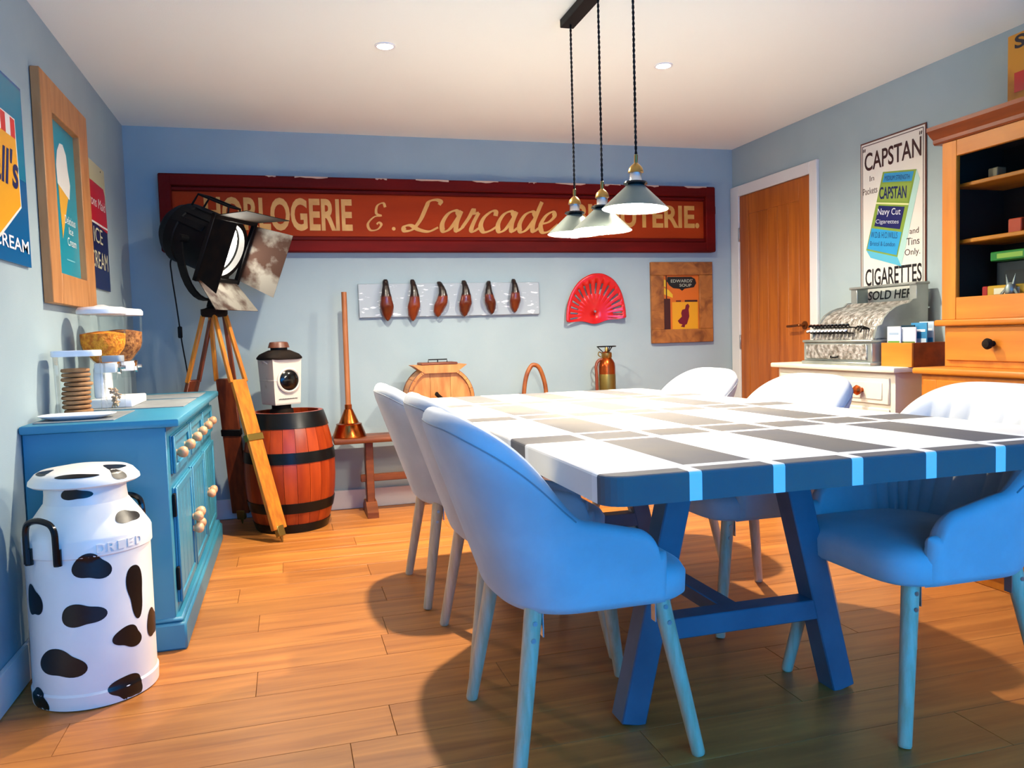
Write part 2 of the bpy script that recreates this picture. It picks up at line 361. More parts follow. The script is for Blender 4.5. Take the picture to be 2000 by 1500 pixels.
# ------------------------------------------------------------------ chairs
def chair_path(q, side):
    """outline of the shell foot: q=0 arm front .. 1 middle of the back; returns point, outward normal"""
    hw = .262
    if q < .36:
        x = .145 - .195*(q/.36); return Vector((x, side*hw)), Vector((0, side))
    ph = (q-.36)/.64*PI/2; n = 2.5
    c, s_ = max(math.cos(ph), 0), max(math.sin(ph), 0)
    p = Vector((-.05-.185*s_**(2/n), side*hw*c**(2/n)))
    nn = Vector((-(s_**(2-2/n))/.185, side*(c**(2-2/n))/hw)); return p, nn.normalized()
def sm(t): t = max(0, min(1, t)); return t*t*(3-2*t)
def chair_top(q):
    base = .592 + .055*min(q/.42, 1)
    if q > .36: base += (.905-.647)*math.sin(PI/2*sm((q-.36)/.64)**.8)
    if q < .10: base -= .05*(1-math.sqrt(max(0, 1-(1-q/.10)**2)))
    return base
def chair_parts(root):
    NS = 120; secO = []; secI = []; rim = []
    def section(q, side, e=0):
        p, n = chair_path(q, side); top = chair_top(q); lean = .07 + .275*sm((q-.3)/.5); th = .052 + .042*sm((q-.35)/.4); rr0 = .025 + .042*sm((q-.35)/.4)
        arc = (q-.30)*11.0
        puff = .013*abs(math.sin(arc*PI))**.4 if q > .30 else .006
        fwd = Vector((.026*math.sin(e*PI/2), 0)); k = math.cos(e*PI/2)
        def P(inset, z): 
            i2 = th/2 + (inset-th/2)*k
            zz = z if e == 0 else .41+.02 + (z-.43)*(1-.06*(1-k)) if z > .43 else z
            b = p + fwd + n*(lean*(z-.42) - i2); return Vector((b.x, b.y, zz))
        o = [P(.03, .404), P(.010, .410), P(.001, .424)] + [P(0, .43+(top-rr0-.43)*t/9) for t in range(10)]
        o += [P(th/2-th/2*math.cos(a), top-rr0+rr0*math.sin(a)) for a in (R(15), R(30), R(45), R(60), R(75), R(90))]
        i = [P(th/2+th/2*math.sin(a), top-rr0+rr0*math.cos(a)) for a in (0, R(25), R(50), R(75))]
        i += [P(th-.006+puff*sm(t/1.5), (top-rr0)+(.47-(top-rr0))*t/9) for t in range(1, 10)]
        return o, i
    seq = [(0, 1, e) for e in (1, .8, .6, .4, .2)] + [(k/NS, 1, 0) for k in range(NS+1)] + [(k/NS, -1, 0) for k in range(NS-1, -1, -1)] + [(0, -1, e) for e in (.2, .4, .6, .8, 1)]
    for q, sd, e in seq:
        o, i = section(q, sd, e); secO.append(o); secI.append(i); rim.append(o[-5])
    MB().rings(secO, close=False).build('shell', chair_m, root, ang=70, local=True)
    MB().rings(secI, close=False).build('back_lining', chair_m, root, ang=60, local=True)
    k0 = 5+int(NS*.40); MB().tube(rim[k0:-k0], .0022, 5).build('piping', thread_m, root, local=True)
    lv = [(.405, .035), (.409, .012), (.42, 0), (.47, -.002), (.488, .008), (.500, .028), (.506, .06), (.509, .12), (.510, .2)]
    rr = []
    for z, ins in lv:
        ring = []
        for k in range(64):
            a = 2*PI*k/64; c, s_ = math.cos(a), math.sin(a); n = 5 if c > 0 else 2.6
            ax = (.262 if c > 0 else .215)-ins; by = .258-ins
            sg = lambda v: (1 if v >= 0 else -1)
            ring.append((sg(c)*ax*abs(c)**(2/n), sg(s_)*by*abs(s_)**(2/n), z))
        rr.append(ring)
    MB().rings(rr).build('seat', chair_m, root, ang=60, local=True)
    for sx in (-1, 1):
        for sy in (-1, 1):
            top = Vector((.175 if sx > 0 else -.165, sy*.19, .42)); bot = Vector((.25 if sx > 0 else -.235, sy*.252, 0))
            d = (bot-top).normalized()
            leg = MB().cyl(bot, bot-d*.006, .0155, .0175, 18).cyl(bot-d*.006, top, .0175, .0235, 18).build('leg', beech, root, local=True)
            for z in (.385, .345):
                p = top + (bot-top)*((.42-z)/.42) + Vector((0, sy*.0215, 0))
                MB().cyl(p-Vector((0, sy*.004, 0)), p+Vector((0, sy*.003, 0)), .0075, .006, 10).build('bolt', steel, leg, local=True)
            p = top + (bot-top)*.09 + Vector((-sx*.0245, 0, 0))
            MB().box(p.x-.0015, p.x+.0015, p.y-.012, p.y+.012, .345, .415).build('bracket', steel, leg, local=True)
chair0 = thing('dining_chair', 'x', 'chair', (0,0,0), 'grey upholstered dining chairs around the table'); chair_parts(chair0)
CH = [((1.605, -3.175, 0), 0, 'grey velvet tub chair on wooden legs nearest the cow-spotted milk churn at the table side'),
      ((1.645, -2.535, 0), 0, 'grey velvet tub chair in the middle of the row facing the blue cabinet'),
      ((1.615, -1.835, 0), 0, 'grey velvet tub chair beside the low bench and copper posser'),
      ((2.62, -3.315, 0), PI, 'grey channel-backed tub chair in front of the orange pine cupboard'),
      ((2.565, -2.50, 0), PI, 'pale channel-backed tub chair in front of the white chest of drawers'),
      ((2.555, -1.73, 0), PI, 'pale tub chair near the oak door, farthest along its side of the table')]
for i, (loc, rz, lab) in enumerate(CH):
    c = chair0 if i == 0 else copy_tree(chair0)
    c.location = loc; c.rotation_euler = (0, 0, rz); c['label'] = lab

# ------------------------------------------------------------------ pendants and ceiling lights
pend = thing('pendant_light', 'row of three conical metal pendant lamps on twisted cords from a black ceiling bar', 'pendant light', (2.065, -2.36, H))
box_obj('ceiling_bar', black, pend, 2.035, 2.095, -2.72, -2.015, H-.034, H, bev=.002)
for py, zc, tilt in ((-2.06, 1.683, 1.0), (-2.36, 1.658, 1.5), (-2.667, 1.690, 2.5)):
    px = 2.065
    N_ = 90; top = H-.034
    for ph in (0, PI):
        pts = [(px+.0024*math.cos(ph+k*1.3), py+.0024*math.sin(ph+k*1.3), zc+(top-zc)*k/N_) for k in range(N_+1)]
        MB().tube(pts, .0028, 5).build('cord', black, pend)
    T = Matrix.Translation((px, py, zc)) @ Matrix.Rotation(R(tilt), 4, 'Y')
    MB().lathe([(.0045, .012), (.0065, .01), (.0065, -.018), (.009, -.02), (.016, -.026), (.0225, -.034), (.026, -.044), (.027, -.050), (.023, -.052)], M=T, n=24).build('socket_cap', brass, pend)
    MB().lathe([(.021, -.051), (.021, -.075), (.0225, -.077), (.0225, -.082)], M=T, n=24).build('socket', chrome, pend)
    MB().lathe([(.025, -.080), (.040, -.083), (.042, -.089), (.034, -.093), (.030, -.096)], M=T, n=24).build('shade_collar', black_g, pend)
    MB().lathe([(.030, -.094), (.112, -.172), (.1145, -.174), (.1135, -.1755)], M=T, n=48, cap0=False, cap1=False).build('shade', shade_out, pend)
    MB().lathe([(.029, -.0955), (.1125, -.1745)], M=T, n=48, cap0=False, cap1=False).build('shade_lining', shade_in, pend)
    MB().lathe([(.012, -.092), (.013, -.12), (.024, -.138), (.031, -.158), (.029, -.176), (.018, -.188), (.002, -.191)], M=T, n=20).build('bulb', bulb_m, pend)
for x, lab in ((1.362, 'round recessed ceiling spotlight between the pendant bar and the left wall'), (2.729, 'round recessed ceiling spotlight between the pendant bar and the oak door')):
    dl = thing('downlight', lab, 'downlight', (x, -1.578, H), 'recessed ceiling spotlights')
    MB().lathe([(.036, 0), (.046, 0), (.046, -.004), (.036, -.004)], c=(x, -1.578, H), n=32, cap0=False, cap1=False).build('trim_ring', plastic_w, dl)
    MB().lathe([(.036, -.003), (.001, -.003)], c=(x, -1.578, H), n=32, cap0=False).build('lamp_face', down_m, dl)
    sl = bpy.data.lights.new('spot_beam', 'SPOT'); sl.energy = DOWN; sl.color = (1, .88, .70); sl.spot_size = R(160); sl.spot_blend = 1.0; sl.shadow_soft_size = .03
    so_ = bpy.data.objects.new('spot_beam', sl); col.objects.link(so_); so_.parent = dl; so_.location = (0, 0, -.012)

# ------------------------------------------------------------------ sign on the back wall
sg = thing('shop_sign', 'long dark red wooden shop sign with gold lettering on the back wall', 'sign', (2.03, -.02, 1.65))
x0, x1, z0, z1 = .19, 3.885, 1.652, 2.115
box_obj('panel', sign_red, sg, x0+.02, x1-.02, -.036, -.002, z0+.02, z1-.02)
for nm, b in (('top_rail', (x0, x1, -.075, -.002, z1-.072, z1)), ('bottom_rail', (x0, x1, -.075, -.002, z0, z0+.072))): box_obj(nm, sign_dark, sg, *b, bev=.006)
mo = MB()
for zc in (z1-.085, z0+.085): mo.box(x0+.04, x1-.05, -.052, -.03, zc-.014, zc+.014, .006)
mo.build('moulding', sign_dark, sg)
for a, b in ((x0, x0+.07), (x1-.075, x1)): box_obj('end_block', sign_dark, sg, a, b, -.078, -.002, z0+.004, z1-.004, bev=.006)
MB().box(x1-.004, x1+.022, -.045, -.03, 1.925, 1.985, .005).build('hanging_hook', iron, sg)
xx = .8
while xx < x1-.15:
    wd = random.uniform(.05, .24); pts = [(xx, 0)]
    n_ = 6
    for k in range(n_+1): pts.append((xx+wd*k/n_, -random.uniform(.002, .014)))
    pts.append((xx+wd, 0)); pts = pts[::-1]
    MB().prism(pts, M_BACK((0, -.0752, z1-.0002)), 0, .0006).build('peeling_paint', peel, sg, smooth=False); xx += wd + random.uniform(.03, .3)
F = Face(M_BACK((0, -.036, 0)), sg)
F.text('HORLOGERIE', .436, 1.785, 1.318, 1.988, .0012, gold, bold=.03)
F.text('BIJOUTERIE.', 2.82, 1.778, 3.775, 1.985, .0012, gold, bold=.03)
gl = {'E': ([[(.95,1.7),(.72,2.0),(.35,1.8),(.42,1.25),(.82,1.08),(.35,1.0),(.02,.5),(.3,.04),(.8,.08),(1.0,.42),(.78,.6),(.66,.45)]], 1.25),
      '.': ([[(0,.02),(.06,.1),(.12,.02),(.05,-.02)]], .5),
      'L': ([[(1.02,1.55),(1.05,1.85),(.8,2.02),(.5,1.85),(.42,1.3),(.3,.55),(.05,.1),(-.3,.02),(-.38,.22),(-.1,.28),(.35,.08),(.85,.0),(1.25,.2)]], 1.35),
      'a': ([[(.78,.8),(.55,1.02),(.22,.85),(.06,.4),(.2,.02),(.48,.12),(.72,.6),(.84,1.0)], [(.84,1.0),(.76,.4),(.86,.03),(1.15,.25)]], 1.1),
      'r': ([[(-.02,.2),(.2,.7),(.3,1.16),(.33,1.0),(.42,.9),(.62,.93)], [(.62,.93),(.5,.5),(.46,.12),(.6,.02),(.85,.2)]], .8),
      'c': ([[(.7,.78),(.66,.98),(.45,1.0),(.15,.7),(.08,.3),(.3,.0),(.62,.06),(.95,.3)]], .88),
      'd': ([[(.78,.8),(.55,1.02),(.22,.85),(.06,.4),(.2,.02),(.48,.12),(.74,.6)], [(.92,2.0),(.84,1.1),(.76,.4),(.86,.03),(1.15,.25)]], 1.1),
      'e': ([[(.06,.4),(.45,.52),(.66,.8),(.5,1.02),(.2,.8),(.06,.35),(.25,.0),(.6,.06),(.95,.4)]], .9)}
def script(txt, u, v, k, h, mt, wmax=.2):
    x = u; st = []
    for ch in txt:
        if ch == ' ': x += .35*k; continue
        g, adv = gl[ch]
        st += [[((x-u)/k+a, b if b <= 1 or ch == 'E' else 1+(b-1)*.5) for a, b in s_] for s_ in g]; x += adv*k
    F.stroke(st, u, v, k, h, mt, wmax=wmax)
script('E', 1.40, 1.79, .088, .0014, gold); F.poly([(1.578+.012*math.cos(k*PI/6), 1.803+.012*math.sin(k*PI/6)) for k in range(12)], .0014, gold, 'lettering')
script('Larcade', 1.69, 1.787, .136, .0014, gold, .26)

# ------------------------------------------------------------------ back wall: coat rack, tractor seat, framed poster
rk = thing('coat_rack', 'pale crackle-painted board with six wooden shoe lasts as coat hooks', 'coat rack', (1.945, -.012, 1.232))
box_obj('backboard', crackle, rk, 1.337, 2.556, -.024, -.002, 1.234, 1.453, bev=.004)
for i, (x, zt, zb, w, lean) in enumerate(((1.512, 1.479, 1.210, .040, -.004), (1.686, 1.477, 1.206, .037, .006), (1.862, 1.462, 1.228, .038, .016), (2.029, 1.468, 1.228, .038, .004), (2.200, 1.463, 1.240, .034, -.012), (2.372, 1.474, 1.248, .034, .0))):
    def last(t0, t1, n=12):
        rr = []
        for k in range(n+1):
            t = t0+(t1-t0)*k/n; z = zt+(zb-zt)*t
            prof = [(0, .25), (.05, .42), (.15, .46), (.3, .60), (.45, .80), (.65, 1.0), (.82, .82), (.94, .45), (1, .08)]
            for (a, b), (c, d) in zip(prof, prof[1:]):
                if a <= t <= c: wv = b+(d-b)*sm((t-a)/(c-a)) if c > a else b
            rx = w*1.12*wv; ry = .026*wv + .006; cy = -.045 - .03*math.sin(PI*min(t*1.2, 1)) + (.012 if t < .12 else 0)
            cx = x + lean*math.sin(t*PI*1.5)
            rr.append([(cx+rx*math.cos(2*PI*j/18), cy+ry*math.sin(2*PI*j/18), z) for j in range(18)])
        return rr
    lo = MB().rings(last(.40, 1)).build('shoe_last', last_m, rk, ang=80)
    MB().rings(last(.0, .42)).build('last_heel', last_d, lo, ang=80)
    MB().cyl((x, -.022, (zt+zb)/2), (x, -.06, (zt+zb)/2), .008, n=8).build('peg', last_d, lo)
seat_out = [(-.212, -.052), (-.1, -.046), (0, -.066), (.1, -.04), (.212, -.03), (.223, 0), (.214, .07), (.185, .16), (.13, .235), (.06, .275), (0, .283), (-.06, .272), (-.13, .23), (-.185, .155), (-.214, .07), (-.224, -.01), (-.224, -.04)]
seat_out = [(p.x, p.y) for p in spline([(x_, y_, 0) for x_, y_ in seat_out + seat_out[:1]], 6)][:-1]
def ray_out(a):
    dx, dy = math.cos(a), math.sin(a); best = .05; n = len(seat_out)
    for i in range(n):
        (ax, ay), (bx, by) = seat_out[i], seat_out[(i+1) % n]; ex, ey = bx-ax, by-ay; det = dx*(-ey)+dy*ex
        if abs(det) < 1e-9: continue
        t = (ax*(-ey)+ay*ex)/det; s_ = (dx*ay-dy*ax)/det
        if t > 0 and -1e-6 <= s_ <= 1+1e-6: best = max(best, t)
    return best
ts = thing('tractor_seat', 'red enamelled metal tractor seat with slots hung on the wall', 'tractor seat', (2.962, -.03, 1.222))
NA = 176; mb = MB(); rad = [.004, .05, .09, .145, .18, .218, .9, 1.0]
grid = []
for k in range(NA):
    a = 2*PI*k/NA; Ro = ray_out(a); ring = []
    for j, q in enumerate(rad):
        if j < 6: rr_ = min(q, Ro*.88*q/.218) if q > .1 else min(q, Ro*.5)
        else: rr_ = Ro*(.955 if j == 6 else 1)
        if j in (3, 4, 5) : rr_ = min(rr_, Ro*(.66, .77, .87)[j-3])
        d = .055*(rr_/.25)**2 - (.012 if j == 7 else 0)
        ring.append(mb.bm.verts.new((2.962+rr_*math.cos(a), -.018-d, 1.222+rr_*math.sin(a))))
    grid.append(ring)
for k in range(NA):
    k2 = (k+1) % NA; deg = 360*k/NA
    for j in range(len(rad)-1):
        slot = j in (3, 4) and (deg < 194 or deg > 346) and (k % 6) in (1, 2)
        if not slot: mb.bm.faces.new((grid[k][j], grid[k2][j], grid[k2][j+1], grid[k][j+1]))
so = mb.build('seat_pan', red_en, ts, ang=60)
md = so.modifiers.new('thickness', 'SOLIDIFY'); md.thickness = .006
MB().cyl((2.962, -.001, 1.245), (2.962, -.026, 1.245), .008, n=12).build('bolt', steel, ts)

pf = thing('framed_poster', 'old brown wooden frame with an orange soup poster beside the oak door', 'picture', (3.637, -.012, 1.007))
for nm, b in (('frame_rail', (3.394, 3.882, -.03, -.002, 1.492, 1.586)), ('frame_rail', (3.394, 3.882, -.03, -.002, 1.008, 1.105)), ('frame_stile', (3.394, 3.492, -.0295, -.002, 1.105, 1.492)), ('frame_stile', (3.775, 3.882, -.0295, -.002, 1.105, 1.492))): box_obj(nm, frame_wood, pf, *b, bev=.003)
F = Face(M_BACK((3.492, -.012, 1.105)), pf)   # .283 x .387
F.rect(0, 0, .283, .387, 0, flat('#c8641a'), 'poster')
F.rect(.07, .0, .275, .195, .001, flat('#d8981c'), 'poster_yellow')
F.poly([(0,.30),(.04,.285),(.075,.25),(.075,.225),(0,.255)], .001, flat('#d8b02a'), 'poster_window'); F.poly([(0,.36),(.03,.35),(.03,.30),(0,.31)], .0012, flat('#d8b02a'), 'poster_window')
F.rect(.005, .0, .055, .22, .0011, flat('#3a1410'), 'poster_doorway'); F.rect(.022, .22, .03, .385, .0016, flat('#2a0e0c'), 'poster_post')
F.poly([(.035,.375),(.225,.375),(.255,.36),(.265,.33),(.245,.30),(.17,.29),(.15,.275),(.13,.29),(.08,.295),(.05,.315),(.03,.345)], .0018, flat('#0d120e'), 'poster_plaque')
F.text("EDWARDS'", .062, .335, .235, .358, .0026, flat('#b9bfa8')); F.text('SOUP', .13, .305, .225, .325, .0026, flat('#b9bfa8'))
F.rect(.17, .195, .272, .208, .002, flat('#2c0f14'), 'poster_bar'); F.rect(.10, .197, .14, .207, .002, flat('#5a1c14'), 'poster_bar')
F.poly([(.135,.018),(.165,.012),(.17,.03),(.185,.035),(.205,.09),(.20,.14),(.208,.165),(.195,.182),(.178,.172),(.172,.145),(.148,.138),(.14,.115),(.145,.09),(.112,.06),(.125,.04),(.15,.032)], .002, flat('#6a0f22'), 'poster_figure')

# ------------------------------------------------------------------ bench and the things on it
by = -.205
bn = thing('bench', 'long low brown wooden bench standing along the back wall', 'bench', (2.15, by, 0))
box_obj('plank', bench_w, bn, 1.128, 3.22, -.335, -.075, .462, .494, bev=.01, seg=2)
for x in (1.345, 2.96):
    box_obj('leg', bench_w, bn, x-.024, x+.024, by-.05, by+.05, .075, .462, bev=.004)
    MB().prism([(-.15, 0), (.15, 0), (.15, .035), (.06, .085), (-.06, .085), (-.15, .035)], basis((0,1,0), (0,0,1), (1,0,0), (x-.034, by, 0)), 0, .068).build('foot', bench_w, bn, smooth=False)
box_obj('stretcher', bench_w, bn, 1.29, 3.02, by-.016, by+.016, .205, .25, bev=.004)

ps = thing('copper_posser', 'copper washing posser with a long wooden handle standing on the bench end', 'posser', (1.232, by, .494))
MB().lathe([(.103, 0), (.105, .004), (.078, .075), (.080, .082), (.062, .088), (.028, .165), (.026, .172)], c=(1.232, by, .494), n=36).build('bell', copper, ps)
MB().lathe([(.022, .168), (.022, .20), (.019, .203)], c=(1.232, by, .494), n=20).build('ferrule', copper_d, ps)
MB().tube([(1.232, by, .69), (1.233, by+.01, .95), (1.236, by+.03, 1.392)], .0165, 14).build('handle', mat('handle_ash', '#a5673a', .5, c2='#8f5228', scale=4, stretch=(12, 12, 1)), ps)

bc = thing('butter_churn', 'round wooden barrel butter churn lying on its side on the bench', 'butter churn', (1.798, by, .494))
My = basis((1,0,0), (0,0,1), (0,-1,0), (1.798, by, .708))
NSV = 20
for k in range(NSV):
    a0, a1 = 2*PI*k/NSV+.006, 2*PI*(k+1)/NSV-.006; ro, ri = .211, .193
    pts = [(ro*math.cos(a), ro*math.sin(a)) for a in (a0, (a0+a1)/2, a1)] + [(ri*math.cos(a), ri*math.sin(a)) for a in (a1, (a0+a1)/2, a0)]
    MB().prism(pts, My, -.12, .12).build('stave', churn_w, bc, smooth=False)
for k, (a, b) in enumerate(((-.192, -.066), (-.064, .062), (.064, .192))):
    pts = []; 
    for j in range(9): xx = a+(b-a)*j/8; pts.append((xx, -math.sqrt(max(.1925**2-xx*xx, 0))))
    for j in range(9): xx = b-(b-a)*j/8; pts.append((xx, math.sqrt(max(.1925**2-xx*xx, .00001))))
    MB().prism(pts, My, .085, .102).build('end_board', churn_w, bc, smooth=False)
for d in (-.1, .108):
    ring = [[My @ Vector((r_*math.cos(2*PI*k/48), r_*math.sin(2*PI*k/48), d+e)) for k in range(48)] for r_, e in ((.2105, -.012), (.2135, -.011), (.2135, .011), (.2105, .012))]
    MB().rings(ring, True, False, False).build('hoop', bench_w, bc)
MB().prism([(-.10, .165), (.10, .165), (.17, .215), (-.17, .215)], My, -.09, .125).build('top_board', churn_w, bc, smooth=False)
lid = box_obj('lid', bench_w, bc, 1.798-.115, 1.798+.115, by-.10, by+.08, .923, .938, bev=.004)
MB().tube([(1.74, by-.02, .937), (1.74, by-.02, .955), (1.86, by-.02, .955), (1.86, by-.02, .937)], .004, 6).cyl((1.80, by-.02, .937), (1.80, by-.02, .955), .004, n=6).build('lid_handle', iron, lid)
MB().tube([(1.80, by-.10, .708), (1.80, by-.15, .708), (1.76, by-.155, .745), (1.755, by-.20, .75)], .012, 8).build('crank', black_rough, bc)

tg = thing('trug_basket', 'wooden basket with a tall bent hoop handle on the bench', 'basket', (2.45, by, .494))
MB().tube(spline([(2.370, by, .53), (2.372, by, .70), (2.392, by, .82), (2.425, by, .885), (2.452, by, .895), (2.485, by, .872), (2.515, by, .79), (2.527, by, .70), (2.530, by, .53)], 6), .0145, 10).build('handle', mat('bentwood', '#a8622a', .4, c2='#7c3d16', scale=5, stretch=(4, 4, 2)), tg)
rr = []
for z, s_ in ((.494, .6), (.50, .66), (.56, .9), (.60, 1.0), (.60, .95), (.51, .62)):
    rr.append([(2.45+.105*s_*math.cos(2*PI*k/28), by+.09*s_*math.sin(2*PI*k/28), z) for k in range(28)])
MB().rings(rr).build('bowl', bench_w, tg)

ex = thing('fire_extinguisher', 'antique copper fire extinguisher with brass cap and hose on the bench', 'extinguisher', (2.966, by, .494))
E3 = (2.966, by, .494)
MB().lathe([(.050, 0), (.057, .006), (.057, .37), (.053, .395), (.040, .418), (.030, .43)], c=E3, n=36).build('cylinder', copper_d, ex)
MB().lathe([(.0576, .19), (.0580, .192), (.0580, .318), (.0576, .32)], c=E3, n=36, cap0=False, cap1=False).build('brass_plate', brass_d, ex)
MB().lathe([(.033, .428), (.036, .435), (.036, .462), (.030, .468), (.012, .475), (.010, .500), (.006, .505)], c=E3, n=24).build('cap', brass, ex)
hw_ = MB(); hw_.lathe([(.060, .503), (.066, .503), (.066, .511), (.060, .511), (.060, .503)], c=E3, n=32, cap0=False, cap1=False)
for k in range(3): hw_.cyl((E3[0]+.063*math.cos(k*2.09+.5), by+.063*math.sin(k*2.09+.5), E3[2]+.507), (E3[0]+.02*math.cos(k*2.09+.5), by+.02*math.sin(k*2.09+.5), E3[2]+.465), .004, n=6)
hw_.build('hand_wheel', iron, ex)
MB().tube(spline([(2.936, by, .915), (2.905, by, .905), (2.888, by, .87), (2.890, by, .80), (2.893, by, .62), (2.900, by, .51)], 6), .011, 8).build('hose', trip_d, ex)
MB().tube(spline([(2.935, by, .955), (2.912, by, .965), (2.906, by, .945), (2.925, by, .93)], 5), .004, 6).build('lift_ring', brass_d, ex)

# ------------------------------------------------------------------ barrel, lantern
bx_, by_ = .868, -.352
ba = thing('barrel', 'varnished oak barrel with black iron hoops standing behind the tripod', 'barrel', (bx_, by_, 0))
def brad(z): t = (z/.69-.5)*2; return .262-.060*t*t
NST = 22
for k in range(NST):
    a0, a1 = 2*PI*k/NST+.004, 2*PI*(k+1)/NST-.004; rr = []
    for j in range(10):
        z = .69*j/9; ro = brad(z); ri = ro-.022
        rr.append([(bx_+q*math.cos(a), by_+q*math.sin(a), z) for q, a in ((ro, a0), (ro+.0008, (a0+a1)/2), (ro, a1), (ri, a1), (ri, a0))])
    MB().rings(rr).build('stave', barrel_w, ba, ang=30)
MB().lathe([(.186, .645), (.186, .66), (.001, .66)], c=(bx_, by_, 0), n=40).build('head', mat('barrel_head', '#5c1410', .5, c2='#45100c', scale=4), ba)
MB().lathe([(.180, .02), (.001, .02)], c=(bx_, by_, 0), n=40, cap0=False).build('base', barrel_w, ba)
for z0_, z1_ in ((.602, .690), (.405, .468), (.118, .178), (.0, .052)):
    MB().lathe([(brad(z0_)-.001, z0_), (brad(z0_)+.0045, z0_+.001), (brad((z0_+z1_)/2)+.0045, (z0_+z1_)/2), (brad(z1_)+.0045, z1_-.001), (brad(z1_)-.001, z1_)], c=(bx_, by_, 0), n=56, cap0=False, cap1=False).build('hoop', iron, ba)
lx, ly, lz = .835, -.352, .662
la = thing('railway_lantern', 'white enamelled railway lantern with dark round lens and brown cap on the barrel', 'lantern', (lx, ly, lz))
ML = Matrix.Translation((lx, ly, 0)) @ Matrix.Rotation(R(28.7), 4, 'Z')     # local -y is the lens face
def lbox(name, m_, x0, x1, y0, y1, z0, z1, bev=.004): return MB().box(x0, x1, y0, y1, z0, z1, bev, ML, 2).build(name, m_, la)
MB().lathe([(.062, lz), (.070, lz+.006), (.066, .70), (.055, .705), (.055, .735)], c=(lx, ly, 0), n=28).build('base', black_rough, la)
MB().rings([[ML @ Vector(p) for p in ((-a, -a, z), (a, -a, z), (a, a, z), (-a, a, z))] for a, z in ((.078, .730), (.081, .738), (.091, .985), (.093, 1.0))]).build('body', lantern_w, la, smooth=False)
lbox('body_band', lantern_w, -.088, .088, -.088, .088, .868, .878, .003)
MB().rings([[ML @ Vector((a*math.copysign(abs(math.cos(t))**.5, math.cos(t)), a*math.copysign(abs(math.sin(t))**.5, math.sin(t)), z)) for t in [2*PI*k/40 for k in range(40)]] for a, z in ((.098, .992), (.112, .996), (.112, 1.006), (.098, 1.024), (.06, 1.044), (.05, 1.048))]).build('roof', black_rough, la)
MB().lathe([(.048, 1.044), (.048, 1.066)], c=(lx, ly, 0), n=28).build('vent', black, la)
MB().lathe([(.062, 1.062), (.060, 1.067), (.055, 1.085), (.050, 1.094), (.03, 1.097)], c=(lx, ly, 0), n=28).build('cap', mat('lantern_cap_brown', '#6b3a24', .4, c2='#4a2414', scale=9), la)
ring_m = ML @ Matrix.Translation((.006, -.085, .872)) @ Matrix.Rotation(R(90), 4, 'X')
MB().lathe([(.060, -.004), (.072, .0), (.074, .010), (.066, .014), (.060, .010)], M=ring_m, n=36, cap0=False, cap1=False).build('lens_ring', lantern_w, la)
MB().lathe([(.061, .006), (.05, .014), (.03, .020), (.001, .023)], M=ring_m, n=36).build('lens', black_g, la)
dm = MB()
for k in range(15): dm.box(-.058+k*.008, -.058+k*.008+.005, -.0862, -.0815, .762, .766+.001*(k % 2), 0, ML)
dm.build('stamped_marks', flat('#2a2018'), la, smooth=False)
MB().tube([ML @ Vector(p) for p in ((-.092, -.03, .97), (-.108, -.02, .985), (-.108, .02, .985), (-.092, .03, .97))], .004, 6).build('side_clip', lantern_w, la)

# ------------------------------------------------------------------ studio lamp on tripod
tp = thing('studio_lamp', 'black theatre spotlight with rusty barn doors on a wooden surveyor tripod', 'floor lamp', (.50, -.42, 0))
apex = Vector((.495, -.43, 1.255))
A_ = Vector((.78, -.50, -.40)).normalized()              # where the lamp points
side = A_.cross(Vector((0, 0, 1))).normalized(); upv = side.cross(A_).normalized()
Cc = Vector((.475, -.45, 1.665))                          # middle of the drum
HM = basis(side, upv, A_, Cc)
MB().lathe([(.06, -.235), (.12, -.225), (.15, -.19), (.165, -.15), (.172, -.145), (.172, -.09), (.165, -.085), (.165, .10), (.178, .102), (.178, .135), (.150, .137), (.150, .10)], M=HM, n=40, cap1=False).build('drum', black, tp)
MB().lathe([(.148, .085), (.001, .085)], M=HM, n=40, cap0=False).build('lens', studio_m, tp)
MB().lathe([(.150, .112), (.158, .118), (.158, .126), (.150, .128)], M=HM, n=40, cap0=False, cap1=False).build('lens_ring', studio_ring, tp)
sq = MB()
for a in range(4):
    Q = HM @ Matrix.Rotation(a*PI/2, 4, 'Z'); sq.box(-.19, .19, .163, .19, .125, .150, .003, Q)
sq.build('barn_door_frame', black, tp)
vents = MB()
for k in range(6):
    Q = HM @ Matrix.Rotation(R(-60+k*24), 4, 'Z'); vents.box(-.02, .02, .163, .172, -.13, .07, .003, Q)
vents.build('cooling_fins', black, tp)
def flap(ang, open_, L, w0, w1, m_, name='barn_door'):
    Q = HM @ Matrix.Rotation(ang, 4, 'Z') @ Matrix.Translation((0, .185, .148)) @ Matrix.Rotation(open_, 4, 'X')
    poly = [(-w0, 0), (w0, 0), (w1, L), (-w1, L)]
    return MB().prism(poly, Q @ basis((1,0,0), (0,0,1), (0,-1,0)), -.0018, .0018).build(name, m_, tp, smooth=False)
flap(0, R(-24), .20, .17, .20, black_rough)               # top
flap(PI, R(-30), .20, .165, .19, rust)                    # bottom
flap(PI/2, R(-20), .21, .165, .19, rust)                  # one side
flap(-PI/2, R(-19), .20, .165, .19, black_rough)          # other side
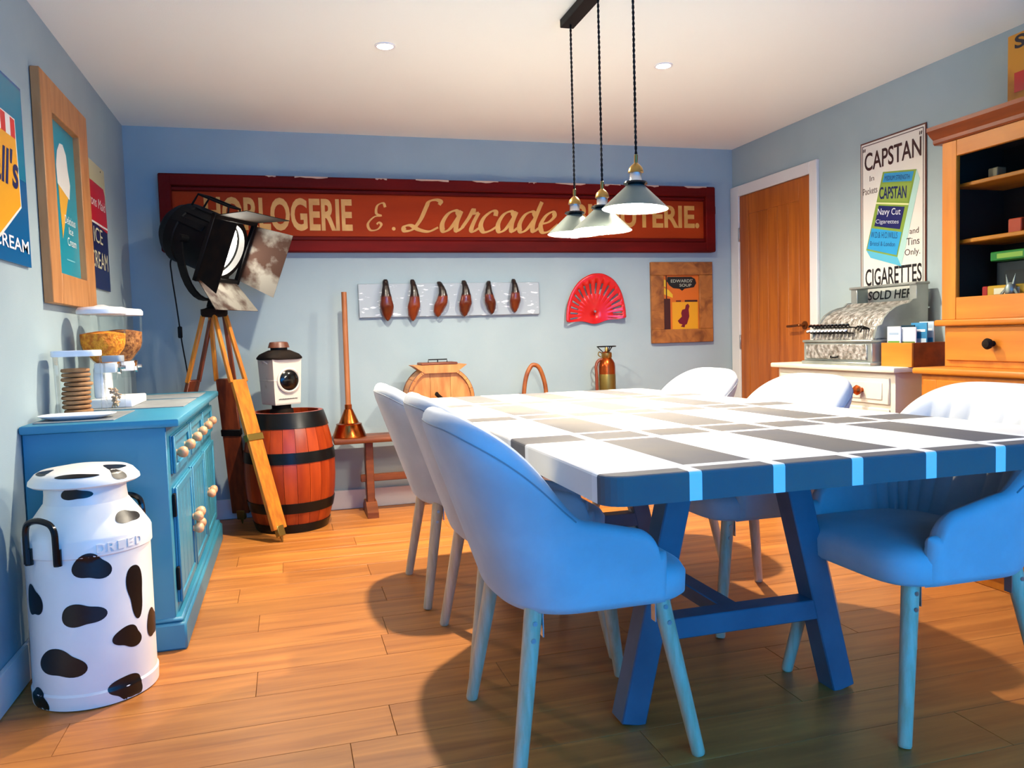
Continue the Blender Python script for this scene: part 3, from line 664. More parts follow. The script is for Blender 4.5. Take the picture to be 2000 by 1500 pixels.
# wire guard handle on top
top_pts = [HM @ Vector(p) for p in ((-.05, .168, -.12), (-.05, .235, -.10), (-.05, .235, .11), (-.05, .168, .125))]
MB().tube(top_pts, .006, 8).tube([p + side*.10 for p in top_pts], .006, 8).cyl(top_pts[1], top_pts[1]+side*.10, .006, n=8).cyl(top_pts[2], top_pts[2]+side*.10, .006, n=8).build('carry_handle', black, tp)
yk = []
for k in range(17):
    a = PI*k/16; yk.append(Cc + side*(.205*math.cos(a)) + Vector((0, 0, -1))*(.33*math.sin(a)**.8) - A_*.02)
mb = MB(); rr = []
for i, p in enumerate(yk):
    d = (yk[min(i+1, 16)]-yk[max(i-1, 0)]).normalized(); n_ = side.cross(Vector((0,0,1))).normalized(); b_ = d.cross(n_).normalized()
    rr.append([p + n_*.022*s1 + b_*.006*s2 for s1, s2 in ((1, 1), (-1, 1), (-1, -1), (1, -1))])
mb.rings(rr).build('yoke', black, tp, smooth=False)
for s_ in (1, -1): MB().cyl(Cc+side*s_*.16, Cc+side*s_*.225, .02, n=14).build('yoke_knob', black, tp)
MB().cyl(Vector((.475, -.44, 1.30)), Vector((.49, -.43, 1.36)), .02, n=14).build('spigot', black, tp)
MB().lathe([(.03, 0), (.068, .004), (.072, .02), (.072, .045), (.05, .05), (.03, .06)], c=(.495, -.43, 1.245), n=28).build('tripod_head', black_rough, tp)
feet = [Vector((.812, -.735, 0)), Vector((.575, -.17, 0)), Vector((.12, -.22, 0))]
for i, ft in enumerate(feet):
    wm = trip_w if i == 0 else trip_d  # legs behind the front one get the wood with painted-in shadow
    d = (ft-apex).normalized(); out = Vector((ft.x-apex.x, ft.y-apex.y, 0)).normalized(); sd = Vector((-out.y, out.x, 0))
    a0 = apex + out*.045
    mid = a0.lerp(ft, .30)
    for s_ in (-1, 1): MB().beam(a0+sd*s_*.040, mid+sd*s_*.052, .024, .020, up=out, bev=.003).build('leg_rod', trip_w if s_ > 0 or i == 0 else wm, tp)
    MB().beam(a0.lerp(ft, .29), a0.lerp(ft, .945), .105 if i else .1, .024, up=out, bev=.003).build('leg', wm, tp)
    MB().beam(a0.lerp(ft, .545)-d*.02, a0.lerp(ft, .545)+d*.02, .116, .034, up=out, bev=.003).build('clamp', brass_d if i == 0 else black, tp)
    p = a0.lerp(ft, .93); MB().beam(p, a0.lerp(ft, .975), .05, .03, up=out, bev=.003).build('foot_shoe', brass_d, tp)
    MB().cyl(a0.lerp(ft, .97), ft, .012, .003, 10).build('foot_spike', brass_d, tp)
cb = thing('power_cord', 'black lamp cable with inline switch hanging by the back wall', 'cable', (.29, -.10, 0))
cp = spline([(.36, -.42, 1.62), (.27, -.30, 1.585), (.255, -.2, 1.50), (.262, -.14, 1.35), (.272, -.12, 1.21), (.282, -.12, 1.10), (.30, -.12, .95), (.315, -.13, .80), (.31, -.10, .4), (.29, -.08, .02)], 8)
MB().tube(cp, .0042, 6).build('cable', black, cb)
MB().box(.262, .286, -.134, -.110, 1.135, 1.205, .005).build('inline_switch', black, cb)

# ------------------------------------------------------------------ teal cabinet on the left wall
tc = thing('sideboard', 'teal painted sideboard with beech knobs against the left wall', 'cabinet', (.24, -1.37, 0))
y0, y1 = -2.19, -.56
box_obj('body', teal, tc, .004, .455, y0, y1, .10, .805, bev=.003)
box_obj('plinth', teal, tc, .004, .49, y0-.012, y1+.012, 0, .10, bev=.008)
box_obj('plinth_moulding', teal, tc, .004, .480, y0-.006, y1+.006, .10, .118, bev=.007)
box_obj('worktop', teal, tc, .002, .503, y0-.028, y1+.028, .805, .835, bev=.008, seg=2)
dw = (y1-y0-.10)/3
def knob(x, y, z, parent):
    MB().lathe([(.012, 0), (.011, .004), (.017, .010), (.0215, .020), (.0215, .029), (.016, .038), (.006, .042)], M=Matrix.Translation((x, y, z)) @ Matrix.Rotation(R(90), 4, 'Y'), n=18).build('knob', knob_w, parent)
def frame_front(name, ya, yb, za, zb, boards):
    d = box_obj(name, teal, tc, .455, .463, ya, yb, za, zb, bev=.002)
    fw_ = .03
    for b in ((ya, ya+fw_, za, zb), (yb-fw_, yb, za, zb)): box_obj('stile', teal, d, .463, .473, b[0], b[1], b[2], b[3], bev=.003)
    for b in ((za, za+fw_), (zb-fw_, zb)): box_obj('rail', teal, d, .463, .4728, ya+fw_, yb-fw_, b[0], b[1], bev=.003)
    if boards:
        w_ = (yb-ya-2*fw_)/boards
        for k in range(boards): box_obj('board', teal, d, .463, .467, ya+fw_+k*w_+.002, ya+fw_+(k+1)*w_-.002, za+fw_, zb-fw_, bev=.002)
    return d
for k in range(3):
    a = y0+.05+k*dw+.02; b = a+dw-.04
    d = frame_front('drawer', a, b, .625, .765, 0)
    for q in (.24, .76): knob(.463, a+(b-a)*q, .69, d)
    d = frame_front('door', a, b, .15, .575, 4)
    hy = a-.006 if k == 0 else b+.006
    for z in (.20, .47): box_obj('hinge', black, d, .457, .468, hy-.012, hy+.012, z, z+.085, bev=.002)
    ky = b-.03 if k == 0 else a+.03
    for z in ((.325, .375) if k < 2 else (.36,)): knob(.470, ky, z, d)
    if k == 2: knob(.470, ky+.10, .36, d)
TOPZ = .835
pm1 = tag(MB().box(.03, .285, -2.16, -1.76, TOPZ, TOPZ+.004, .001).build('placemat', slate, None), 'grey placemat under the white plate and biscuit jar', 'placemat', 'grey placemats')
pm2 = tag(MB().box(.07, .455, -1.66, -1.16, TOPZ, TOPZ+.004, .001).build('placemat', slate, None), 'grey placemat under the cereal dispenser', 'placemat', 'grey placemats')
pm3 = tag(MB().box(.07, .455, -1.08, -.72, TOPZ, TOPZ+.004, .001).build('placemat', slate, None), 'bare grey placemat at the tripod end of the teal sideboard', 'placemat', 'grey placemats')
Z2 = TOPZ+.004
pl = MB(); rr = []
for z, s_ in ((0, .62), (.002, .68), (.010, .92), (.015, 1.0), (.017, .99), (.011, .88), (.005, .6)):
    rr.append([(.145+.125*s_*math.copysign(abs(math.cos(t))**.7, math.cos(t)), -2.045+.085*s_*math.copysign(abs(math.sin(t))**.7, math.sin(t)), Z2+z) for t in [2*PI*k/48 for k in range(48)]])
tag(pl.rings(rr).build('plate', plastic_w, None), 'shallow white oval plate on the teal sideboard', 'plate')
def jar(name, label, cx, cy, w, d, hgt, lidm, lid_lip):
    t = thing(name, label, 'jar', (cx, cy, Z2))
    rr = []; n = 40
    for z, s_ in ((0, .90), (.004, .94), (hgt*.5, .97), (hgt, 1.0)):
        rr.append([(cx+w*s_*math.copysign(abs(math.cos(u))**.45, math.cos(u)), cy+d*s_*math.copysign(abs(math.sin(u))**.45, math.sin(u)), Z2+z) for u in [2*PI*k/n for k in range(n)]])
    MB().rings(rr, True, True, False).build('jar_body', plastic_c, t)
    rr = []
    for z, s_ in ((-.004, 1.04), (0, 1.07), (lid_lip, 1.07), (lid_lip+.003, 1.04)):
        rr.append([(cx+w*s_*math.copysign(abs(math.cos(u))**.45, math.cos(u)), cy+d*s_*math.copysign(abs(math.sin(u))**.45, math.sin(u)), Z2+hgt+.004+z) for u in [2*PI*k/n for k in range(n)]])
    MB().rings(rr).build('lid', lidm, t)
    return t
jar('biscuit_jar', 'clear square jar with white lid holding a stack of biscuits', .112, -1.865, .075, .068, .222, plastic_w, .016)
bis = mat('biscuit', '#b98658', .8, c2='#9a683c', scale=18, bump=.3, bscale=60)
for k in range(10):
    cx, cy = .108+random.uniform(-.006, .006), -1.865+random.uniform(-.005, .005); zz = Z2+.0075+k*.0172
    o = MB().lathe([(.044, 0), (.049, .003), (.050, .008), (.047, .0135), (.03, .015)], c=(cx, cy, zz), n=24).build('biscuit', bis, None)
    tag(o, 'round brown biscuit stacked in the clear square jar', 'biscuit', 'biscuits in the jar')
jar('pasta_jar', 'narrow clear jar with pale lid partly filled with twists', .205, -1.70, .036, .036, .195, mat('grey_lid', '#9aa2a8', .4), .018)
tw = MB()
for k in range(46):
    a, q, z = random.uniform(0, 2*PI), random.uniform(0, .020), Z2+.016+random.uniform(0, .07)
    p = Vector((.205+q*math.cos(a), -1.70+q*math.sin(a), z)); d = Vector((random.uniform(-1, 1), random.uniform(-1, 1), random.uniform(-.6, .6))).normalized()*.008
    tw.cyl(p-d, p+d, .0035, n=6)
o = tw.build('cereal_twists', mat('oat_twist', '#c9a988', .8), None); o['kind'] = 'stuff'; tag(o, 'pale twists filling the bottom of the narrow jar', 'cereal')
# twin cereal dispenser
cd = thing('cereal_dispenser', 'twin clear cereal dispenser with white lids on a white stand', 'dispenser', (.165, -1.40, Z2))
box_obj('base', plastic_w, cd, .085, .245, -1.58, -1.22, Z2, Z2+.038, bev=.006, seg=2)
box_obj('column', plastic_w, cd, .085, .125, -1.50, -1.30, Z2+.036, Z2+.17, bev=.01, seg=2)
corn = mat('corn_flakes', '#ffa428', .7, c2='#e07410', scale=55, lo=.4, hi=.6, bump=1, bscale=70)
oats = mat('muesli', '#b9793f', .8, c2='#7a4420', scale=60, lo=.4, hi=.6, bump=1, bscale=70)
for k, (cx, cy, cm, fl) in enumerate(((.135, -1.51, corn, 1.155), (.165, -1.295, oats, 1.165))):
    MB().lathe([(.030, 1.02), (.045, 1.035), (.082, 1.085), (.088, 1.11), (.090, 1.235)], c=(cx, cy, 0), n=40, cap0=False, cap1=False).build('canister', plastic_c, cd)
    MB().lathe([(.094, 1.232), (.096, 1.236), (.096, 1.250), (.088, 1.260), (.03, 1.266), (.012, 1.272), (.002, 1.272)], c=(cx, cy, 0), n=40).build('lid', plastic_w, cd)
    MB().box(cx-.035, cx+.05, cy-.035, cy+.035, .985, 1.028, .006, None, 2).build('valve_housing', plastic_w, cd)
    MB().lathe([(.024, 0), (.026, .004), (.026, .012), (.010, .014), (.008, .03)], M=Matrix.Translation((cx+.05, cy, 1.005)) @ Matrix.Rotation(R(90), 4, 'Y'), n=8).build('turn_knob', chrome, cd)
    MB().lathe([(.030, .985), (.026, .955), (.024, .955)], c=(cx+.02, cy, 0), n=20, cap0=False, cap1=False).build('spout', plastic_c, cd)
    o = MB().lathe([(.027, 1.026), (.042, 1.038), (.079, 1.088), (.085, 1.112), (.087, fl-.006), (.06, fl), (.02, fl+.006), (.001, fl+.004)], c=(cx, cy, 0), n=36).build('corn_flakes' if k == 0 else 'muesli', cm, None)
    o['kind'] = 'stuff'; tag(o, 'orange corn flakes inside the cereal dispenser' if k == 0 else 'brown muesli inside the cereal dispenser', 'cereal')

# ------------------------------------------------------------------ milk churn with cow spots
mx, my = .245, -2.435
mc = thing('milk_churn', 'white milk churn painted with black cow spots standing by the teal sideboard', 'milk churn', (mx, my, 0))
cprof = [(.172, 0), (.181, .004), (.183, .045), (.1785, .052), (.1785, .462), (.184, .466), (.184, .512), (.181, .520), (.155, .562), (.130, .598), (.120, .612), (.117, .64), (.117, .672)]
def crad(z):
    for (a, b), (c, d) in zip(cprof, cprof[1:]):
        if b <= z <= d: return a+(c-a)*(z-b)/(d-b) if d > b else a
    return cprof[-1][0]
MB().lathe(cprof, c=(mx, my, 0), n=64).build('body', cow_w, mc, ang=25)
lidp = [(.122, .664), (.150, .668), (.159, .674), (.157, .684), (.140, .704), (.125, .712), (.06, .722), (.002, .724)]
ld = MB().lathe(lidp, c=(mx, my, 0), n=56).build('lid', cow_w, mc, ang=30)
def lrad(z):
    for (a, b), (c, d) in zip(lidp[2:], lidp[3:]):
        if b <= z <= d: return a+(c-a)*(z-b)/(d-b)
    return .1
random.seed(3)
def spot(th, z, wu, hv, ph, parent, rf, lob=.16):
    mb = MB(); n = 44; rings_ = []
    for q in (0, .25, .5, .75, .9, 1.0):
        ring = []
        for k in range(n):
            a = 2*PI*k/n; g = q*(1 + lob*math.cos(2*a+ph) + lob*.8*math.cos(3*a+1.7*ph))
            zz = z + hv*g*math.sin(a); zz = max(zz, .002) if parent is mc else min(max(zz, .675), .7225)
            r_ = rf(zz)+.0009; t = R(th) + wu*g*math.cos(a)/.18
            ring.append((mx+r_*math.cos(t), my+r_*math.sin(t), zz))
        rings_.append(ring)
    mb.rings(rings_, True, False, False).build('spot', cow_b, parent, ang=60)
for th, z, wu, hv, ph in ((-76.6, .435, .048, .042, 1.0), (-35, .335, .034, .075, 2.6), (-138, .335, .034, .052, .4), (-87, .292, .054, .038, .2), (-46, .195, .046, .034, 1.6), (-110, .148, .066, .046, .9), (-50, .040, .056, .036, 2.2), (-138, .030, .040, .036, 1.2), (-8, .20, .04, .05, .5), (30, .33, .05, .06, 1.1), (80, .2, .06, .05, .3), (130, .35, .05, .05, 2.1), (180, .2, .05, .06, .8), (-92, .648, .060, .018, .3), (-31, .562, .052, .020, .5), (60, .565, .05, .02, 1.5)):
    spot(th, z, wu, hv, ph, mc, crad)
for th, z, wu, hv in ((-38, .698, .028, .018), (-88, .706, .075, .006), (-20, .716, .06, .005), (60, .700, .05, .012), (150, .702, .06, .012), (-150, .712, .05, .006)): spot(th, z, wu, hv, .7, ld, lrad, .1)
for th in (-119, 61):
    pts = []; rad_ = .196
    for a, z in ((-15.5, .455), (-15.5, .52), (-15, .553), (-12, .574), (-6, .584), (0, .587), (6, .584), (12, .574), (15, .553), (15.5, .52), (15.5, .455)):
        t = R(th+a); pts.append((mx+rad_*math.cos(t), my+rad_*math.sin(t), z))
    hd = MB().tube(spline(pts, 4), .0095, 8).build('handle', black_g, mc)
    for a in (-15.5, 15.5):
        t = R(th+a); p = Vector((mx+.19*math.cos(t), my+.19*math.sin(t), 0)); MB().cyl(p+Vector((0,0,.45)), p+Vector((0,0,.50)), .012, n=10).build('handle_lug', black_g, hd)
for k, ch in enumerate('DRIED'):
    t = R(-68+k*9.5); out = Vector((math.cos(t), math.sin(t), 0)); X_ = Vector((-math.sin(t), math.cos(t), 0))
    o = Face(basis(X_, (0,0,1), out, (mx+out.x*.1845, my+out.y*.1845, 0)), mc).text(ch, -.011, .476, .011, .502, .0006, cow_w, 'embossed_letter')
    md = o.modifiers.new('relief', 'SOLIDIFY'); md.thickness = .003; md.offset = 0

# ------------------------------------------------------------------ left wall signs
wl = thing('ice_cream_sign', 'blue and yellow enamel ice cream sign with a striped pennant', 'sign', (.006, -2.3, 1.39))
F = Face(M_LEFT((.003, -2.66, 1.385)), wl)      # u 0..68, v 0...63
F.rect(0, 0, .68, .63, 0, flat('#0c5f96', .25), 'plate', .008)
F.rect(.01, .30, .67, .62, .0085, flat('#147f9c', .25), 'upper_field')
F.poly([(.12,.20),(.36,.07),(.60,.20),(.585,.50),(.135,.50)], .0095, flat('#f2efe2'), 'pennant_edge')
F.poly([(.13,.205),(.36,.083),(.59,.205),(.577,.43),(.143,.43)], .0105, flat('#f0a81c'), 'pennant')
for k in range(9): F.rect(.145+k*.048, .43, .145+k*.048+.048, .495, .0105, flat('#d8342a') if k % 2 == 0 else flat('#f2efe6'), 'stripe')
F.text("Wall's", .17, .255, .585, .385, .0115, flat('#121c58'), shear=.25, bold=.02)
F.text('ICE', .09, .045, .235, .09, .0095, flat('#e8eef2'), bold=.012); F.text('CREAM', .295, .045, .655, .09, .0095, flat('#e8eef2'), bold=.012)
pi = thing('framed_ice_cream_picture', 'light oak framed turquoise ice cream cone picture on the left wall', 'picture', (.006, -1.46, 1.265))
ya, yb, za, zb = -1.822, -1.098, 1.268, 2.150
for nm, b in (('frame_stile', (ya, ya+.142, za, zb)), ('frame_stile', (yb-.155, yb, za, zb)), ('frame_rail', (ya+.142, yb-.155, zb-.128, zb)), ('frame_rail', (ya+.142, yb-.155, za, za+.125))):
    box_obj(nm, light_oak, pi, .002, .036, b[0], b[1], b[2], b[3], bev=.003)
F = Face(M_LEFT((.006, ya+.142, za+.125)), pi)     # .427 x .629
F.rect(0, 0, .427, .629, 0, flat('#1c8ea2', .3), 'picture_sheet', .003)
F.poly([(.16,.155),(.285,.345),(.135,.385)], .0035, flat('#e0a83a'), 'cone')
F.poly([(.125,.375),(.30,.335),(.325,.40),(.30,.46),(.285,.52),(.24,.555),(.19,.55),(.145,.51),(.12,.45)], .004, flat('#e4e4dc'), 'ice_cream_swirl')
F.text('Delicious', .205, .225, .375, .26, .004, flat('#e4efef')); F.text('Ice', .26, .185, .33, .215, .004, flat('#e4efef')); F.text('Cream', .23, .135, .37, .17, .004, flat('#e4efef'))
F.rect(.20, .07, .33, .075, .004, flat('#7cc0c8'), 'small_print'); F.text('3d', .03, .40, .10, .46, .004, flat('#d4e4e4'))
lm = thing('maid_ice_cream_sign', 'navy and red ice cream sign with cream top beside the corner', 'sign', (.006, -.86, 1.38))
F = Face(M_LEFT((.003, -1.082, 1.381)), lm)        # .45 x .63
F.rect(0, 0, .45, .345, 0, flat('#161c4c', .3), 'navy_field', .006); F.rect(0, .345, .45, .62, 0, flat('#c4bf94', .4), 'cream_field', .006)
F.poly([(0,.33),(.45,.30),(.45,.36),(.43,.49),(.40,.52),(.02,.52),(0,.50)], .0065, flat('#c01824', .3), 'red_banner')
F.rect(0, .315, .45, .325, .0075, flat('#e4e0d8'), 'white_line')
F.text('Lyons Maid', .03, .385, .42, .45, .0078, flat('#f0d8d4'), shear=.2); F.text('ICE', .13, .225, .32, .30, .0068, flat('#cfcaa8')); F.text('CREAM', .05, .10, .41, .185, .0068, flat('#cfcaa8'))
for u in (.06, .36): F.poly([(u+.005*math.cos(k*PI/4), .60+.005*math.sin(k*PI/4)) for k in range(8)], .0065, black, 'screw')

# ------------------------------------------------------------------ right wall: enamel sign, chest, till, leaflets
cs = thing('enamel_cigarette_sign', 'tall white enamel cigarette sign with a blue packet above the cash register', 'sign', (W-.006, -1.6, 1.2))
F = Face(M_RIGHT((W-.003, -1.36, 0)), cs)
F.rect(0, 1.195, .482, 2.116, 0, flat('#5c3020'), 'rust_edge', .004); F.rect(.008, 1.203, .474, 2.108, .0042, flat('#dcdad2', .25), 'enamel_field')
for b in ((.016, 2.094, .466, 2.098), (.016, 1.21, .02, 2.098), (.462, 1.21, .466, 2.098)): F.rect(*b, .0052, flat('#3a1c1c'), 'border_line')
br = flat('#35120f')
F.text('CAPSTAN', .035, 1.955, .452, 2.055, .0056, br, bold=.015)
for a in (.022, .034, .436, .448): F.poly([(a, 2.066), (a+.005, 2.062), (a+.009, 2.08), (a+.003, 2.082)], .0056, br, 'quote_mark')
F.text('In', .075, 1.895, .11, 1.925, .0056, flat('#5a4a44')); F.text('Packets', .022, 1.825, .135, 1.862, .0056, flat('#5a4a44'))
F.text('and', .372, 1.565, .435, 1.595, .0056, flat('#4a3a36')); F.text('Tins', .35, 1.507, .44, 1.545, .0056, flat('#4a3a36')); F.text('Only.', .338, 1.445, .445, 1.488, .0056, flat('#4a3a36'))
F.text('CIGARETTES', .04, 1.313, .455, 1.408, .0056, flat('#141416'), bold=.012)
F.text('SOLD HERE', .06, 1.232, .43, 1.282, .0056, flat('#1c201e'), shear=.15, bold=.02)
TL, TR_, BL, BR = Vector((.179, 1.927)), Vector((.419, 1.873+.02)), Vector((.047, 1.516)), Vector((.285, 1.454))
def pk(a, b): p = TL.lerp(TR_, a); q = BL.lerp(BR, a); r_ = p.lerp(q, b); return (r_.x, r_.y)
def band(b0, b1, m_, h, name, a0=0, a1=1): F.poly([pk(a0, b1), pk(a1, b1), pk(a1, b0), pk(a0, b0)], h, m_, name)
F.poly([tuple(BL), tuple(BR), tuple(TR_), (.442, 1.84), (.314, 1.402), (.082, 1.470)], .0054, flat('#a8cfc8'), 'packet_side')
F.poly([tuple(BL), tuple(BR), (.314, 1.402), (.082, 1.470)], .0062, flat('#58b0cc'), 'packet_end')
band(0, 1, flat('#7c9a3a'), .0062, 'packet_front'); band(.02, .13, flat('#2f8cc0'), .0072, 'packet_band', .06, .94)
band(.15, .36, flat('#86a040'), .0072, 'packet_band', .04, .96); band(.38, .40, flat('#d8dca0'), .0072, 'packet_rule'); band(.42, .68, flat('#141c5c'), .0072, 'packet_panel', .1, .9); band(.71, .98, flat('#2c98d0'), .0072, 'packet_band', .03, .97)
sk = (TR_.y-TL.y)/(TR_.x-TL.x)
def ptext(t, a0, b0, a1, b1, m_, bold=0):
    p = pk(a0, b1); q = pk(a1, b1); tp_ = pk(a0, b0)
    F.text(t, p[0], p[1], q[0], p[1]+(tp_[1]-p[1]), .0082, m_, bold=bold, skew=sk, shear=.12)
ptext('MEDIUM STRENGTH', .12, .05, .88, .11, flat('#123a70')); ptext('CAPSTAN', .08, .18, .92, .34, flat('#101c58'), .02)
ptext('Navy Cut', .14, .45, .86, .56, flat('#d8dce4')); ptext('Cigarettes', .14, .59, .86, .66, flat('#c0c8d4'))
ptext('W.D.& H.O.WILLS', .08, .75, .92, .83, flat('#184878')); ptext('Bristol & London', .1, .87, .9, .93, flat('#184878'))

CX = 3.652
ch = thing('white_chest', 'cream painted chest of drawers with wooden knobs under the cash register', 'chest', (3.86, -1.6, 0))
box_obj('body', cream, ch, CX+.012, W-.004, -2.075, -1.145, .06, .862, bev=.003)
box_obj('plinth', cream, ch, CX+.006, W-.004, -2.082, -1.138, 0, .06, bev=.004)
box_obj('top', cream, ch, CX-.022, W-.004, -2.105, -1.11, .862, .888, bev=.007, seg=2)
for k, (a, b) in enumerate(((.705, .835), (.505, .685), (.295, .485), (.085, .275))):
    d = box_obj('drawer', cream, ch, CX, CX+.013, -2.045, -1.175, a, b, bev=.004)
    box_obj('drawer_panel', cream, d, CX-.005, CX, -2.005, -1.215, a+.022, b-.022, bev=.003)
    for yy in (-1.34, -1.87): MB().lathe([(.012, 0), (.011, .012), (.022, .022), (.026, .034), (.018, .046), (.004, .05)], M=Matrix.Translation((CX-.004, yy, (a+b)/2)) @ Matrix.Rotation(R(-90), 4, 'Y'), n=18).build('knob', copper_d, d)
CT = .888
rg = thing('cash_register', 'ornate antique nickel cash register with black keys on the cream chest', 'cash register', (3.85, -1.62, CT))
ra, rb = -1.90, -1.36
box_obj('foot_rail', silver_p, rg, 3.665, 4.03, ra-.004, rb+.004, CT, CT+.018, bev=.004)
box_obj('drawer_case', silver_p, rg, 3.68, 4.03, ra, rb, CT+.018, CT+.118, bev=.004)
dr = box_obj('drawer', silver, rg, 3.672, 3.682, ra+.03, rb-.03, CT+.03, CT+.108, bev=.003)
MB().tube([(3.672, -1.66, CT+.045), (3.662, -1.65, CT+.04), (3.662, -1.61, CT+.04), (3.672, -1.60, CT+.045)], .004, 6).build('drawer_pull', black, dr)
box_obj('cornice', silver_p, rg, 3.672, 4.03, ra-.006, rb+.006, CT+.118, CT+.132, bev=.005)
Mr = basis((1,0,0), (0,0,1), (0,-1,0), (0, 0, 0))
prof = [(3.70, CT+.132), (4.02, CT+.132), (4.02, CT+.335), (3.985, CT+.335), (3.955, CT+.325), (3.925, CT+.30), (3.895, CT+.288), (3.855, CT+.282), (3.80, CT+.262), (3.755, CT+.225), (3.735, CT+.195), (3.715, CT+.19), (3.705, CT+.165)]
prof = [(3.70, CT+.132), (4.02, CT+.132), (4.02, CT+.33), (3.93, CT+.325), (3.905, CT+.305), (3.87, CT+.298), (3.83, CT+.285), (3.79, CT+.262), (3.76, CT+.232), (3.745, CT+.20), (3.72, CT+.192), (3.71, CT+.165)]
MB().prism(prof, Mr, -rb+.055, -ra-.012).build('hood', silver, rg, ang=30)
for yy in (ra, rb-.055): MB().prism([(x_-.006 if x_ < 3.9 else x_, z_+.006) for x_, z_ in prof], Mr, -yy-.013, -yy+.001).build('hood_cheek', silver_p, rg, ang=30)
bx2 = MB(); bx2.box(3.95, 4.025, ra, ra+.05, CT+.31, CT+.415, .003); bx2.box(3.95, 4.025, rb-.105, rb-.055, CT+.31, CT+.415, .003); bx2.box(3.94, 4.03, ra-.006, rb-.05, CT+.405, CT+.418, .003); bx2.box(3.95, 4.025, ra, rb-.055, CT+.31, CT+.325, .003)
bx2.build('indicator_case', silver_p, rg)
box_obj('indicator_glass', pane_m, rg, 3.953, 3.956, ra+.05, rb-.105, CT+.325, CT+.405)
for r_ in range(2):
    for k in range(11):
        yy = rb-.07-k*.030; zb_ = CT+.172+r_*.030; xb = 3.722+r_*.012
        kk = MB().tube([(xb, yy, zb_-.008), (xb-.045, yy, zb_-.004), (xb-.06, yy, zb_+.008)], .0032, 5).build('key_stalk', black, rg)
        MB().cyl((xb-.062, yy, zb_+.006), (xb-.064, yy, zb_+.012), .0105, n=12).build('key_cap', black_g if r_ else plastic_w, kk)
        MB().cyl((xb-.061, yy, zb_+.003), (xb-.0625, yy, zb_+.0065), .0125, n=12).build('key_ring', black, kk)
for k in range(3): MB().tube([(3.72, -1.80-k*.018, CT+.185), (3.68, -1.80-k*.018, CT+.20), (3.665, -1.80-k*.018, CT+.19-k*.01)], .005, 6).build('side_lever', black, rg)
bxw = thing('leaflet_box', 'small open pine box of leaflets beside the cash register', 'box', (3.82, -2.03, CT))
q0, q1, q2, q3 = 3.715, 3.93, -2.185+.06, -1.925
box_obj('front', pine, bxw, q0, q0+.010, q2, q3, CT, CT+.115, bev=.001); box_obj('back', pine, bxw, q1-.010, q1, q2, q3, CT, CT+.115, bev=.001)
for a in (q2, q3-.010): box_obj('side', pine_dark, bxw, q0+.010, q1-.010, a, a+.010, CT, CT+.115, bev=.001)
box_obj('bottom', pine, bxw, q0+.010, q1-.010, q2+.010, q3-.010, CT, CT+.008)
LF = [(3.745, -1.975, .085, .185, '#dfe6ee', '#5c8a34', 'white and green leaflet at the till end of the pine box'), (3.80, -2.005, .085, .19, '#16323f', '#274a52', 'dark teal leaflet in the middle of the pine box'),
      (3.76, -2.055, .09, .18, '#e4e8ea', '#4f6b2a', 'white leaflet with a green landscape in the pine box'), (3.83, -2.045, .10, .20, '#3a86b4', '#cfe0ea', 'blue and white leaflet in the pine box'),
      (3.87, -2.05, .09, .205, '#b8cfe0', '#2f8cc0', 'pale blue leaflet at the back of the pine box')]
for x, yc, w_, hh, c1, c2_, lab in LF:
    t = thing('leaflet', lab, 'leaflet', (x, yc, CT+.009), 'leaflets in the pine box')
    box_obj('sheet', flat(c1), t, x, x+.006, yc-w_/2, yc+w_/2, CT+.009, CT+.009+hh)
    box_obj('picture', flat(c2_), t, x-.0008, x, yc-w_/2+.004, yc+w_/2-.004, CT+.02, CT+.009+hh*.62)
    box_obj('heading', flat('#f2f4f4' if c1 != '#dfe6ee' else '#8fa4b8'), t, x-.0008, x, yc-w_/2+.01, yc+w_/2-.012, CT+.009+hh*.78, CT+.009+hh*.84)

# ------------------------------------------------------------------ pine cupboard
pc = thing('pine_cupboard', 'tall orange pine cupboard with glazed doors against the right wall', 'cupboard', (3.84, -2.85, 0))
ye, yn = -2.285, -3.42; BX, UX = 3.60, 3.725
box_obj('base_body', pine_v, pc, BX+.02, W-.004, yn, ye, 0, .868, bev=.003)
box_obj('base_top', pine, pc, BX-.012, W-.004, yn-.02, ye+.024, .868, .896, bev=.009, seg=3)
for a, b in ((ye-.03-.52, ye-.03), (yn+.03, yn+.03+.52)):
    d = box_obj('base_door', pine_v, pc, BX+.008, BX+.02, a, b, .08, .845, bev=.002)
    for c, e in ((a, a+.075), (b-.075, b)): box_obj('stile', pine_v, d, BX, BX+.008, c, e, .08, .845, bev=.002)
    for c, e in ((.08, .17), (.785, .845)): box_obj('rail', pine, d, BX+.0004, BX+.008, a+.075, b-.075, c, e, bev=.002)
    for k in range(4): w_ = (b-a-.15)/4; box_obj('board', pine_v, d, BX+.004, BX+.008, a+.075+k*w_+.001, a+.075+(k+1)*w_-.001, .17, .785, bev=.0015)
    MB().cyl((BX, b-.037 if b > -2.5 else a+.037, .55), (BX-.03, b-.037 if b > -2.5 else a+.037, .55), .014, n=14).build('knob', pine_dark, d)
box_obj('drawer_case', pine_v, pc, UX+.012, W-.004, yn+.02, ye-.012, .896, 1.078, bev=.002)
for a, b in ((ye-.03-.5, ye-.03), (yn+.04, yn+.54)):
    d = box_obj('drawer', pine, pc, UX, UX+.012, a, b, .925, 1.07, bev=.003)
    MB().lathe([(.012, 0), (.011, .014), (.021, .022), (.024, .033), (.017, .044), (.003, .047)], M=Matrix.Translation((UX, (a+b)/2, 1.0)) @ Matrix.Rotation(R(-90), 4, 'Y'), n=18).build('knob', black_rough, d)
box_obj('waist_moulding', pine, pc, UX-.025, W-.004, yn, ye+.016, 1.078, 1.106, bev=.009, seg=3)
